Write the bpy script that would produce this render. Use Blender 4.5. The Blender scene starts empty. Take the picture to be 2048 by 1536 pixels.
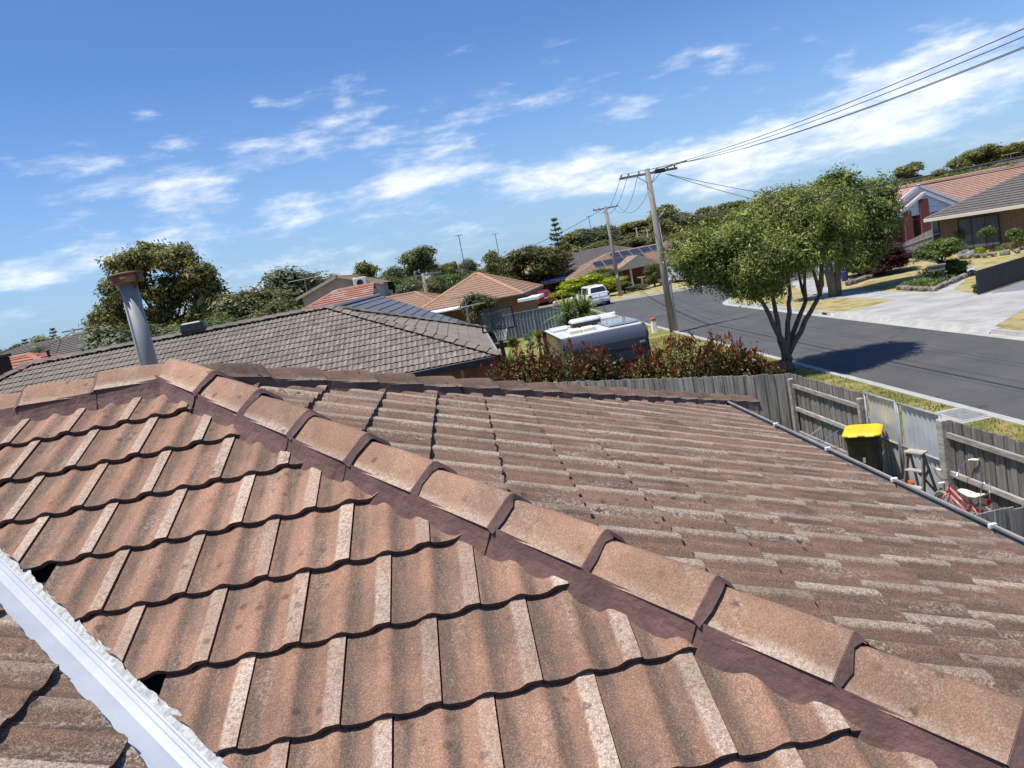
import bpy, bmesh, math, random
import numpy as np
from mathutils import Vector, Matrix
sc = bpy.context.scene
COL = sc.collection
R = math.radians
rng = np.random.default_rng(7)
rnd = random.Random(11)

# ------------------------------------------------------------------ camera
H = 4.8                                   # eye above the street, on the roof
FPX, PITCH, ROLL, YAW = 1543.8, R(-8.881), R(-10.857), R(2.779)
cF = np.array([math.sin(YAW)*math.cos(PITCH), math.cos(YAW)*math.cos(PITCH), math.sin(PITCH)])
_R0 = np.array([math.cos(YAW), -math.sin(YAW), 0.0]); _U0 = np.cross(_R0, cF)
cR = _R0*math.cos(ROLL) + _U0*math.sin(ROLL); cU = np.cross(cR, cF)
cam_d = bpy.data.cameras.new('camera'); cam = bpy.data.objects.new('camera', cam_d); COL.objects.link(cam)
cam_d.sensor_fit = 'HORIZONTAL'; cam_d.sensor_width = 36.0; cam_d.lens = 36.0*FPX/2048
cam_d.clip_start = 0.05; cam_d.clip_end = 5000
cam.matrix_world = Matrix(((cR[0], cU[0], -cF[0], 0), (cR[1], cU[1], -cF[1], 0), (cR[2], cU[2], -cF[2], H), (0, 0, 0, 1)))
sc.camera = cam
# photo pixels -> places
def ray(x, y): return cF*FPX + cR*(x-1024) + cU*(768-y)
def G(x, y, z=0.0):
    d = ray(x, y); q = d*((z-H)/d[2]); return Vector((q[0], q[1], z))
def AT(x, y, Y):
    d = ray(x, y); q = d*(Y/d[1]); return Vector((q[0], q[1], q[2]+H))
def PX(p):
    X = np.array([p[0], p[1], p[2]-H]); w = X@cF
    if w < .1: return (-9999, -9999, w)
    return (1024+FPX*(X@cR)/w, 768-FPX*(X@cU)/w, w)

# ------------------------------------------------------------------ sky and sun
SUN_EL, SUN_AZ = R(69), R(-104)            # azimuth of the sun, clockwise from +Y
sun_dir = Vector((math.sin(SUN_AZ)*math.cos(SUN_EL), math.cos(SUN_AZ)*math.cos(SUN_EL), math.sin(SUN_EL)))
w = bpy.data.worlds.new('World'); sc.world = w; w.use_nodes = True
nt = w.node_tree; nt.nodes.clear()
def N(tree, t, **kw):
    n = tree.nodes.new(t)
    for k, v in kw.items(): setattr(n, k, v)
    return n
def mathn(tree, op, a, b=None, c=None, clamp=False):
    n = N(tree, 'ShaderNodeMath', operation=op, use_clamp=clamp)
    for i, v in enumerate((a, b, c)):
        if v is None: continue
        if isinstance(v, (int, float)): n.inputs[i].default_value = v
        else: tree.links.new(v, n.inputs[i])
    return n.outputs[0]
def mixc(tree, fac, a, b, blend='MIX'):
    n = N(tree, 'ShaderNodeMix', data_type='RGBA', blend_type=blend)
    for s, v in ((0, fac), (6, a), (7, b)):
        if isinstance(v, (int, float)): n.inputs[s].default_value = v
        elif isinstance(v, (tuple, list)): n.inputs[s].default_value = (*v[:3], 1)
        else: tree.links.new(v, n.inputs[s])
    return n.outputs[2]
def mrange(tree, v, a, b, c=0.0, d=1.0, smooth=True):
    n = N(tree, 'ShaderNodeMapRange', interpolation_type='SMOOTHSTEP' if smooth else 'LINEAR')
    tree.links.new(v, n.inputs[0])
    for i, q in enumerate((a, b, c, d)): n.inputs[i+1].default_value = q
    return n.outputs[0]
def noise(tree, vec, scale, detail=5, rough=.55, dist=0.0, out=0):
    n = N(tree, 'ShaderNodeTexNoise'); n.inputs['Scale'].default_value = scale; n.inputs['Detail'].default_value = detail
    n.inputs['Roughness'].default_value = rough; n.inputs['Distortion'].default_value = dist
    if vec is not None: tree.links.new(vec, n.inputs['Vector'])
    return n.outputs[out]
sky = N(nt, 'ShaderNodeTexSky', sky_type='NISHITA'); sky.sun_disc = False
sky.sun_elevation = SUN_EL; sky.sun_rotation = SUN_AZ; sky.altitude = 50; sky.air_density = 1.0; sky.dust_density = .55; sky.ozone_density = 2.2
tc = N(nt, 'ShaderNodeTexCoord')
sep = N(nt, 'ShaderNodeSeparateXYZ'); nt.links.new(tc.outputs['Generated'], sep.inputs[0])
zc = mathn(nt, 'MAXIMUM', sep.outputs[2], 0.0)
comb = N(nt, 'ShaderNodeCombineXYZ'); nt.links.new(sep.outputs[0], comb.inputs[0]); nt.links.new(sep.outputs[1], comb.inputs[1]); nt.links.new(mathn(nt, 'MULTIPLY', sep.outputs[2], 3.4), comb.inputs[2])
n1 = noise(nt, comb.outputs[0], 6.6, 8, .60, .0)
n2 = noise(nt, comb.outputs[0], 1.7, 1, .5)
n3 = noise(nt, comb.outputs[0], 17, 4, .62, 0)
dens = mathn(nt, 'ADD', mathn(nt, 'MULTIPLY', n1, 1.35), mathn(nt, 'MULTIPLY', n2, .40))
dens = mathn(nt, 'ADD', dens, mathn(nt, 'MULTIPLY', mathn(nt, 'SUBTRACT', n3, .5), .16))
# cloud is sparser overhead, banked up lower down
lowbank = mrange(nt, zc, .02, .42, .09, -.14)
dens = mathn(nt, 'ADD', dens, lowbank)
# cloud banks seen in the photograph, as directions (azimuth deg, elevation deg, width, height, strength)
SKYBLOBS = []
for (bx, by, bw, bh, bs) in ((760, 380, 360, 26, .20), (1250, 330, 330, 34, .22), (600, 450, 420, 26, .20), (1700, 235, 330, 50, .24), (1960, 120, 150, 45, .2),
                             (110, 545, 140, 22, .26), (1270, 215, 85, 20, .30), (290, 225, 40, 20, .34), (400, 370, 60, 30, .22), (620, 395, 60, 14, .24), (990, 190, 70, 25, .20),
                             (520, 195, 18, 10, .24), (685, 208, 18, 9, .24), (1550, 330, 380, 36, .12), (150, 620, 260, 40, .12), (1900, 200, 220, 40, .16)):
    d = ray(bx, by); d = d/np.linalg.norm(d)
    SKYBLOBS.append((d, math.atan(bw/FPX), math.atan(bh/FPX), bs*.72))
for d, aw, ah, bs in SKYBLOBS:
    e1 = np.cross([0, 0, 1], d); e1 /= np.linalg.norm(e1); e2 = np.cross(d, e1)
    cb = N(nt, 'ShaderNodeCombineXYZ')
    for i, (v, sc_) in enumerate(((e1, aw), (e2, ah))):
        n = N(nt, 'ShaderNodeVectorMath', operation='DOT_PRODUCT'); nt.links.new(tc.outputs['Generated'], n.inputs[0]); n.inputs[1].default_value = tuple(v/sc_); nt.links.new(n.outputs['Value'], cb.inputs[i])
    ln = N(nt, 'ShaderNodeVectorMath', operation='LENGTH'); nt.links.new(cb.outputs[0], ln.inputs[0])
    dens = mathn(nt, 'ADD', dens, mrange(nt, ln.outputs['Value'], 0.0, 2.0, bs, 0.0))
cloud = mrange(nt, dens, 1.0, 1.38)
cloud = mathn(nt, 'MULTIPLY', cloud, .86)
haze_f = mrange(nt, zc, 0.0, .30, .42, 0.0)
skyb = mixc(nt, 1.0, sky.outputs[0], (.72, 1.0, 1.45), 'MULTIPLY')
skyc = mixc(nt, haze_f, skyb, (4.6, 6.9, 10.0))
skyc = mixc(nt, cloud, skyc, mixc(nt, mrange(nt, n3, .35, .65), (8.3, 9.2, 10.8), (12.0, 12.3, 12.8)))
bg = N(nt, 'ShaderNodeBackground'); bg.inputs[1].default_value = .076; nt.links.new(skyc, bg.inputs[0])
w.cycles.sampling_method = 'MANUAL'; w.cycles.sample_map_resolution = 512
wo = N(nt, 'ShaderNodeOutputWorld'); nt.links.new(bg.outputs[0], wo.inputs[0])
sl = bpy.data.lights.new('sun', 'SUN'); sl.energy = 4.7; sl.angle = R(.53); sl.color = (1, .955, .885)
so = bpy.data.objects.new('sun', sl); COL.objects.link(so); so.rotation_euler = sun_dir.to_track_quat('Z', 'Y').to_euler()
sc.view_settings.view_transform = 'Standard'; sc.view_settings.look = 'None'; sc.view_settings.exposure = 0.38; sc.view_settings.gamma = 1
sc.cycles.use_denoising = True; sc.cycles.max_bounces = 6; sc.cycles.diffuse_bounces = 3; sc.cycles.transparent_max_bounces = 8

# ------------------------------------------------------------------ materials
def newmat(name):
    m = bpy.data.materials.new(name); m.use_nodes = True; t = m.node_tree
    b = t.nodes['Principled BSDF']; return m, t, b
def link(t, a, b): t.links.new(a, b)
def bump(t, b, h, dist, strength=1.0):
    n = N(t, 'ShaderNodeBump'); n.inputs['Distance'].default_value = dist; n.inputs['Strength'].default_value = strength
    link(t, h, n.inputs['Height']); link(t, n.outputs[0], b.inputs['Normal'])
def coords(t, kind='pos', scale=None):
    if kind == 'pos': v = N(t, 'ShaderNodeNewGeometry').outputs['Position']
    elif kind == 'uv': v = N(t, 'ShaderNodeTexCoord').outputs['UV']
    else: v = N(t, 'ShaderNodeTexCoord').outputs['Object']
    if scale:
        m = N(t, 'ShaderNodeVectorMath', operation='MULTIPLY'); link(t, v, m.inputs[0]); m.inputs[1].default_value = scale; v = m.outputs[0]
    return v
def M(name, c1, c2=None, scale=6, detail=6, rough=.75, bmp=0.0, bscale=40, metal=0.0, kind='pos', stretch=None, rv=0.0, lo=.35, hi=.65, spec=None, coat=0):
    m, t, b = newmat(name)
    col = None
    if c2 is not None:
        col = mixc(t, mrange(t, noise(t, coords(t, kind, stretch), scale, detail), lo, hi), c1, c2)
    if rv:
        o = N(t, 'ShaderNodeObjectInfo').outputs['Random']; f = mrange(t, o, 0, 1, 1-rv, 1+rv, False)
        g = N(t, 'ShaderNodeCombineColor'); [link(t, f, g.inputs[i]) for i in range(3)]
        col = mixc(t, 1.0, col if col is not None else c1, g.outputs[0], 'MULTIPLY')
    if col is None: b.inputs['Base Color'].default_value = (*c1, 1)
    else: link(t, col, b.inputs['Base Color'])
    b.inputs['Roughness'].default_value = rough; b.inputs['Metallic'].default_value = metal
    if spec is not None: b.inputs['Specular IOR Level'].default_value = spec
    if coat: b.inputs['Coat Weight'].default_value = coat; b.inputs['Coat Roughness'].default_value = .05
    if bmp: bump(t, b, noise(t, coords(t, kind, stretch), bscale, 5), bmp)
    return m
def FOL(name, ca, cb, cc, trans=.28, rough=.55, zred=None):
    """leaves: each leaf its own tint, big soft variation over the crown"""
    m, t, b = newmat(name)
    g = N(t, 'ShaderNodeNewGeometry')
    ri = g.outputs['Random Per Island']
    r = N(t, 'ShaderNodeValToRGB'); link(t, ri, r.inputs[0]); e = r.color_ramp.elements
    e[0].position = 0; e[0].color = (*ca, 1); e[1].position = 1; e[1].color = (*cc, 1); q = e.new(.5); q.color = (*cb, 1)
    big = mrange(t, noise(t, coords(t, 'pos'), 1.5, 4), .3, .7, .55, 1.4)
    gg = N(t, 'ShaderNodeCombineColor'); [link(t, big, gg.inputs[i]) for i in range(3)]
    col = mixc(t, 1.0, r.outputs[0], gg.outputs[0], 'MULTIPLY')
    link(t, col, b.inputs['Base Color']); b.inputs['Roughness'].default_value = rough; b.inputs['Specular IOR Level'].default_value = .3
    tr = N(t, 'ShaderNodeBsdfTranslucent'); link(t, mixc(t, 1.0, col, (1.0, 1.1, .45), 'MULTIPLY'), tr.inputs[0])
    mx = N(t, 'ShaderNodeMixShader'); mx.inputs[0].default_value = trans
    link(t, b.outputs[0], mx.inputs[1]); link(t, tr.outputs[0], mx.inputs[2]); link(t, mx.outputs[0], t.nodes['Material Output'].inputs[0])
    return m

def TILE(name, base, base2, pale, dark, palemin, lichen, spots, strip=(.236, .262), butt=(.10, .062, .05), speck=.55, worn=(.40,.215,.135), along='y', panf=.9, wornf=.7):
    """weathered concrete roof tile: UV holds metres across/along the tile"""
    m, t, b = newmat(name)
    pos = coords(t, 'pos'); uv = N(t, 'ShaderNodeSeparateXYZ'); link(t, N(t, 'ShaderNodeTexCoord').outputs['UV'], uv.inputs[0])
    stv = coords(t, 'pos', (1, .22, .22) if along == 'y' else (.22, 1, .22))
    oi = N(t, 'ShaderNodeObjectInfo').outputs['Random']
    mid = noise(t, pos, 9, 7, .68); fine = noise(t, pos, 210, 3, .75); gritn = noise(t, pos, 75, 4, .72)
    col = mixc(t, mrange(t, noise(t, pos, 4.2, 7, .62), .32, .68), base, base2)
    col = mixc(t, mrange(t, noise(t, pos, 1.3, 5, .6), .48, .70, 0, wornf), col, worn)
    f = mrange(t, oi, 0, 1, .80, 1.16, False); gg = N(t, 'ShaderNodeCombineColor'); [link(t, f, gg.inputs[i]) for i in range(3)]
    col = mixc(t, 1.0, col, gg.outputs[0], 'MULTIPLY')
    sx = uv.outputs[0]
    # the middle roll is scoured bare, grey dirt and moss streak the pans, with painted shade right of crest and joint
    crest = mrange(t, mathn(t, 'ABSOLUTE', mathn(t, 'SUBTRACT', sx, .124)), .010, .032, 1, 0)
    col = mixc(t, mathn(t, 'MULTIPLY', crest, mrange(t, mid, .36, .62, .1, .6)), col, worn)
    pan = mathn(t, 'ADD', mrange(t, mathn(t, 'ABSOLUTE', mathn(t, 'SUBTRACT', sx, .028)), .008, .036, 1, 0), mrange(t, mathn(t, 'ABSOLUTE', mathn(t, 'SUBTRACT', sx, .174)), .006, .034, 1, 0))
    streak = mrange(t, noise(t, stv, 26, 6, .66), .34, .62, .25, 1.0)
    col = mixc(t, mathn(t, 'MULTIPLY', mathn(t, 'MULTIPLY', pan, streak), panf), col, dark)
    blot = mathn(t, 'MULTIPLY', mrange(t, noise(t, pos, 2.1, 6, .65), .46, .70), mrange(t, gritn, .35, .6, .3, 1.0))
    col = mixc(t, mathn(t, 'MULTIPLY', blot, .6), col, dark)
    # pale cement bloom / lichen on the interlock roll
    rl = mrange(t, mathn(t, 'ADD', sx, mathn(t, 'MULTIPLY', mathn(t, 'SUBTRACT', mid, .5), .03)), strip[0], strip[1])
    if panf == 0: rl = mrange(t, mathn(t, 'ADD', mathn(t, 'ABSOLUTE', sx), mathn(t, 'MULTIPLY', mathn(t, 'SUBTRACT', mid, .5), .05)), .085, .125)
    pn = mrange(t, noise(t, pos, 3.1, 4, .6), .30, .62, palemin, 1.0)
    grit = mrange(t, gritn, .34, .60, .25, 1.0)
    oi2 = mathn(t, 'FRACT', mathn(t, 'MULTIPLY', oi, 17.31))
    col = mixc(t, mathn(t, 'MULTIPLY', mathn(t, 'MULTIPLY', rl, pn), mathn(t, 'MULTIPLY', grit, mrange(t, oi2, 0, 1, .35, 1.0, False))), col, pale)
    if lichen:
        ln = mathn(t, 'MULTIPLY', mrange(t, noise(t, stv, 8, 7, .7), .48, .66), mrange(t, gritn, .44, .60))
        col = mixc(t, mathn(t, 'MULTIPLY', ln, lichen), col, pale)
    # sand speckle, light and dark grains
    col = mixc(t, speck, col, mixc(t, mrange(t, fine, .36, .64), (.06, .05, .045), (.86, .76, .66)), 'OVERLAY')
    col = mixc(t, mathn(t, 'MULTIPLY', mrange(t, fine, .60, .68), .35), col, pale)
    if spots:
        v = N(t, 'ShaderNodeTexVoronoi'); v.inputs['Scale'].default_value = 13; link(t, pos, v.inputs['Vector'])
        sp = mrange(t, mathn(t, 'ADD', v.outputs['Distance'], mathn(t, 'MULTIPLY', gritn, .34)), .30, .42, 1, 0)
        sp = mathn(t, 'MULTIPLY', sp, mrange(t, noise(t, pos, 3.3, 3), .44, .62))
        col = mixc(t, mathn(t, 'MULTIPLY', sp, spots), col, (.035, .027, .024))
    # raw, dark-painted front edge: uv.y below zero
    col = mixc(t, mrange(t, uv.outputs[1], -.002, -.0005, 1, 0, False), col, butt)
    link(t, col, b.inputs['Base Color']); b.inputs['Roughness'].default_value = .9; b.inputs['Specular IOR Level'].default_value = .2
    bump(t, b, mathn(t, 'ADD', mathn(t, 'MULTIPLY', gritn, .8), mathn(t, 'MULTIPLY', mid, 1.2)), .006)
    return m
# ------------------------------------------------------------------ geometry helpers
class MB:
    """collects shapes; build() links them as one mesh object"""
    def __init__(s): s.v = []; s.f = []; s.m = Matrix()
    def add(s, vs, fs):
        o = len(s.v); s.v += [tuple(s.m @ Vector(v)) for v in vs]; s.f += [tuple(i+o for i in f) for f in fs]; return s
    def box(s, x0, x1, y0, y1, z0, z1):
        return s.add([(x0,y0,z0),(x1,y0,z0),(x1,y1,z0),(x0,y1,z0),(x0,y0,z1),(x1,y0,z1),(x1,y1,z1),(x0,y1,z1)],
                     [(0,3,2,1),(4,5,6,7),(0,1,5,4),(1,2,6,5),(2,3,7,6),(3,0,4,7)])
    def bbox(s, x0, x1, y0, y1, z0, z1, b=.01):
        """box with chamfered vertical and top edges"""
        r = [(x0+b,y0),(x1-b,y0),(x1,y0+b),(x1,y1-b),(x1-b,y1),(x0+b,y1),(x0,y1-b),(x0,y0+b)]
        cx, cy = (x0+x1)/2, (y0+y1)/2
        r2 = [(x-b*(1 if x > cx else -1), y-b*(1 if y > cy else -1)) for x, y in r]
        vs = [(x,y,z0) for x,y in r]+[(x,y,z1-b) for x,y in r]+[(x,y,z1) for x,y in r2]
        fs = [tuple(range(7,-1,-1)), tuple(range(16,24))]
        for k in (0, 8): fs += [(k+i, k+(i+1)%8, k+8+(i+1)%8, k+8+i) for i in range(8)]
        return s.add(vs, fs)
    def bar(s, a, b, w, h, up=(0,0,1)):
        """rectangular bar from a to b, w across, h along up"""
        a, b = Vector(a), Vector(b); d = (b-a).normalized(); u = Vector(up); sd = d.cross(u)
        if sd.length < 1e-4: sd = d.cross(Vector((1,0,0)))
        sd.normalize(); u = sd.cross(d).normalized()
        vs = [p+sd*(w/2*i)+u*(h/2*j) for p in (a,b) for i,j in ((-1,-1),(1,-1),(1,1),(-1,1))]
        return s.add(vs, [(0,1,2,3),(7,6,5,4),(0,4,5,1),(1,5,6,2),(2,6,7,3),(3,7,4,0)])
    def tube(s, pts, rad, n=8, cap=True):
        pts = [Vector(p) for p in pts]; rad = rad if isinstance(rad, (list, tuple)) else [rad]*len(pts)
        vs = []; fs = []; ref = None
        for i, p in enumerate(pts):
            d = (pts[min(i+1, len(pts)-1)]-pts[max(i-1, 0)]).normalized()
            if ref is None: ref = Vector((0,0,1)) if abs(d.z) < .9 else Vector((1,0,0))
            sd = d.cross(ref).normalized(); u = sd.cross(d).normalized(); ref = u
            vs += [p+(sd*math.cos(2*math.pi*k/n)+u*math.sin(2*math.pi*k/n))*rad[i] for k in range(n)]
        for i in range(len(pts)-1):
            fs += [(i*n+k, i*n+(k+1)%n, (i+1)*n+(k+1)%n, (i+1)*n+k) for k in range(n)]
        if cap: fs += [tuple(range(n-1,-1,-1)), tuple((len(pts)-1)*n+k for k in range(n))]
        return s.add(vs, fs)
    def lathe(s, prof, n=16, c=(0,0,0), axis='z'):
        """prof: list of (r, z)"""
        vs = []
        for r, z in prof:
            for k in range(n):
                a = 2*math.pi*k/n; q = (r*math.cos(a), r*math.sin(a), z)
                if axis == 'x': q = (q[2], q[0], q[1])
                if axis == 'y': q = (q[0], q[2], q[1])
                vs.append((q[0]+c[0], q[1]+c[1], q[2]+c[2]))
        fs = [(i*n+k, i*n+(k+1)%n, (i+1)*n+(k+1)%n, (i+1)*n+k) for i in range(len(prof)-1) for k in range(n)]
        fs += [tuple(range(n-1,-1,-1)), tuple((len(prof)-1)*n+k for k in range(n))]
        return s.add(vs, fs)
    def torus(s, c, R0, r, n=20, m=6, axis='x', a0=0, a1=2*math.pi):
        full = abs(a1-a0-2*math.pi) < 1e-6; c = Vector(c); vs = []
        cnt = n if full else n+1
        for i in range(cnt):
            a = a0+(a1-a0)*i/n; ca, sa = math.cos(a), math.sin(a)
            for k in range(m):
                b = 2*math.pi*k/m; rr = R0+r*math.cos(b); h = r*math.sin(b)
                q = {'x': (h, rr*ca, rr*sa), 'y': (rr*ca, h, rr*sa), 'z': (rr*ca, rr*sa, h)}[axis]
                vs.append(c+Vector(q))
        fs = [(i*m+k, i*m+(k+1)%m, ((i+1)%cnt)*m+(k+1)%m, ((i+1)%cnt)*m+k) for i in range(n) for k in range(m)]
        return s.add(vs, fs)
    def poly(s, pts): return s.add(pts, [tuple(range(len(pts)))])
    def prism(s, pts, ext):
        """polygon pts swept along ext"""
        n = len(pts); e = Vector(ext); vs = [Vector(p) for p in pts]+[Vector(p)+e for p in pts]
        return s.add(vs, [tuple(range(n-1,-1,-1)), tuple(range(n,2*n))]+[(i,(i+1)%n,(i+1)%n+n,i+n) for i in range(n)])
    def loft(s, rings, cap=True):
        n = len(rings[0]); vs = [v for r in rings for v in r]
        fs = [(i*n+k, i*n+(k+1)%n, (i+1)*n+(k+1)%n, (i+1)*n+k) for i in range(len(rings)-1) for k in range(n)]
        if cap: fs += [tuple(range(n-1,-1,-1)), tuple((len(rings)-1)*n+k for k in range(n))]
        return s.add(vs, fs)
    def build(s, name, mat, parent=None, smooth=False, world=False):
        """world=True: vertices are world places, moved to the parent's frame (translation-only parent)"""
        vs = s.v
        if world and parent is not None:
            L = origin(parent); vs = [(x-L[0], y-L[1], z-L[2]) for x,y,z in vs]
        me = bpy.data.meshes.new(name); me.from_pydata(vs, [], s.f); fixn(me)
        me.materials.append(mat)
        if smooth: me.polygons.foreach_set('use_smooth', [True]*len(me.polygons))
        return ob(name, me, parent)
def fixn(me):
    bm = bmesh.new(); bm.from_mesh(me); bmesh.ops.recalc_face_normals(bm, faces=bm.faces); bm.to_mesh(me); bm.free()
def origin(o):
    L = Vector((0,0,0))
    while o is not None: L = L+o.location; o = o.parent
    return L
def ob(name, data, parent=None):
    o = bpy.data.objects.new(name, data); COL.objects.link(o)
    if parent is not None: o.parent = parent
    return o
def tag(o, label, cat=None, group=None):
    o['label'] = label
    if cat: o['category'] = cat
    if group: o['group'] = group
    return o
def thing(name, label, cat, loc=(0,0,0), rz=0, group=None):
    o = ob(name, None); o.location = loc; o.rotation_euler = (0,0,rz); o.empty_display_size = .2
    return tag(o, label, cat, group)
def struct(o): o['kind'] = 'structure'; return o
def copy_tree(o, parent=None):
    c = o.copy(); COL.objects.link(c); c.parent = parent
    for ch in o.children: copy_tree(ch, c)
    return c
def sheet(name, pts, z, mat, uvs=False):
    me = bpy.data.meshes.new(name); me.from_pydata([(x,y,z) for x,y in pts], [], [tuple(range(len(pts)))]); me.materials.append(mat)
    fixn(me); return ob(name, me)
ORD = ['first','second','third','fourth','fifth','sixth','seventh','eighth','ninth','tenth','eleventh','twelfth']

# ------------------------------------------------------------------ shared materials
mt = {}
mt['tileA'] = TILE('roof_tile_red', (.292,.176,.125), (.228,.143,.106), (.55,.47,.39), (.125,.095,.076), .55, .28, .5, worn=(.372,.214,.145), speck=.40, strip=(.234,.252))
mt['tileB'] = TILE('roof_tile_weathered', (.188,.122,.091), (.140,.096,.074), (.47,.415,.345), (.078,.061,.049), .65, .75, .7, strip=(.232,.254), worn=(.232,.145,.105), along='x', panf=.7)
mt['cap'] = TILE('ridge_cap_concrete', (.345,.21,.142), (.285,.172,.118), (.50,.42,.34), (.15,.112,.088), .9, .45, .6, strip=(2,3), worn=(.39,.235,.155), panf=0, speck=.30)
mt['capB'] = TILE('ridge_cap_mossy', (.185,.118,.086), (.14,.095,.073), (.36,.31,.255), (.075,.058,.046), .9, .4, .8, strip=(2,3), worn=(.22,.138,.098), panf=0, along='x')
mt['pointing'] = M('maroon_pointing', (.155,.082,.070), (.100,.054,.048), 7, 9, .8, .006, 45)
mt['underlay'] = M('roof_underlay', (.03,.025,.022), rough=.95)
mt['white_metal'] = M('white_painted_metal', (.44,.465,.50), (.39,.42,.46), 5, 5, .35, .001, 30)
mt['white_bed'] = M('white_bedding', (.50,.51,.50), (.34,.34,.32), 40, 6, .9, .008, 60)
mt['zinc'] = M('galvanised_steel', (.29,.30,.30), (.22,.23,.232), 7, 6, .55, .001, 20, metal=.1)
mt['rust'] = M('rusty_steel', (.15,.07,.035), (.06,.03,.018), 9, 6, .8, .002, 60)
mt['rust_light'] = M('rusty_band', (.30,.17,.075), (.13,.06,.03), 11, 6, .75, .001, 60)
mt['gutter'] = M('grey_gutter_paint', (.29,.285,.275), (.21,.207,.2), 4, 5, .4)
mt['gutter_white'] = M('gutter_clip_white', (.72,.72,.70), rough=.4)
mt['brick_own'] = M('brown_brick', (.20,.10,.07), (.13,.07,.055), 12, 5, .9)
mt['tileN'] = TILE('neighbour_tile_grey', (.200,.168,.138), (.158,.135,.113), (.315,.275,.232), (.112,.096,.081), .75, .15, .25, strip=(.225,.262), butt=(.03,.027,.025), speck=.15, worn=(.27,.235,.20))
mt['tileBlue'] = M('blue_grey_tile', (.098,.106,.120), (.135,.144,.160), 5, 6, .6, .004, 60, rv=.1)
mt['tileOrange'] = M('orange_tile', (.30,.175,.112), (.23,.137,.092), 4, 7, .85, .01, 30)
mt['tileRed'] = M('red_tile', (.40,.155,.095), (.30,.125,.08), 4, 7, .85, .01, 30)
mt['tilePink'] = M('pink_brown_tile', (.40,.235,.17), (.30,.18,.135), 4, 7, .85, .01, 30)
mt['tileGrey'] = M('dark_grey_tile', (.135,.118,.105), (.10,.09,.082), 4, 7, .85, .01, 30)
mt['tileOlive'] = M('brown_tile', (.30,.185,.12), (.215,.14,.10), 4, 7, .85, .01, 30)
mt['wood_grey'] = M('weathered_paling', (.33,.305,.275), (.185,.168,.152), 3.2, 8, .9, .006, 30, stretch=(9,9,.55), rv=.22)
mt['wood_dark'] = M('weathered_paling_dark', (.215,.195,.173), (.12,.108,.097), 3.2, 8, .9, .006, 30, stretch=(9,9,.55), rv=.25)
mt['wood_rail'] = M('weathered_rail', (.37,.345,.305), (.23,.21,.185), 4, 8, .9, .006, 30, stretch=(5,1,5), rv=.15)
mt['pole'] = M('pole_timber', (.30,.27,.235), (.20,.175,.152), 4, 8, .9, .01, 30, stretch=(6,6,.4))
mt['black'] = M('black_metal', (.012,.013,.016), rough=.45)
mt['wire'] = M('wire_black', (.05,.052,.056), rough=.6)
m, t, b = newmat('concrete'); pos = coords(t); c = mixc(t, mrange(t, noise(t, pos, .8, 9, .62), .35, .65), (.39,.38,.355), (.285,.28,.262)); c = mixc(t, mrange(t, noise(t, pos, 4.5, 6, .7), .52, .7, 0, .5), c, (.20,.195,.185))
sx_ = N(t,'ShaderNodeSeparateXYZ'); link(t, pos, sx_.inputs[0])
for a_, b_, per in ((.92,.38,3.1),(-.38,.92,2.7)):
    u_ = mathn(t,'FRACT',mathn(t,'DIVIDE',mathn(t,'ADD',mathn(t,'MULTIPLY',sx_.outputs[0],a_),mathn(t,'MULTIPLY',sx_.outputs[1],b_)),per)); c = mixc(t, mathn(t,'MULTIPLY',mathn(t,'LESS_THAN',u_,.014),.55), c, (.12,.118,.11))
link(t, c, b.inputs['Base Color']); b.inputs['Roughness'].default_value = .9; bump(t, b, noise(t, pos, 40, 5), .004); mt['conc'] = m
mt['kerb'] = M('kerb_concrete', (.40,.39,.36), (.32,.31,.285), 2.2, 8, .9, .004, 40)
mt['white'] = M('white_paint', (.78,.78,.77), (.70,.70,.69), 3, 4, .5)
mt['cream'] = M('cream_paint', (.62,.55,.40), (.55,.48,.35), 3, 4, .6)
mt['glass'] = M('dark_glass', (.018,.024,.03), rough=.06, spec=.9)
mt['rubber'] = M('rubber', (.018,.018,.019), rough=.8)
mt['stone'] = M('basalt_edging', (.14,.115,.10), (.24,.20,.175), 5, 6, .95, .02, 20, rv=.25)

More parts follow.
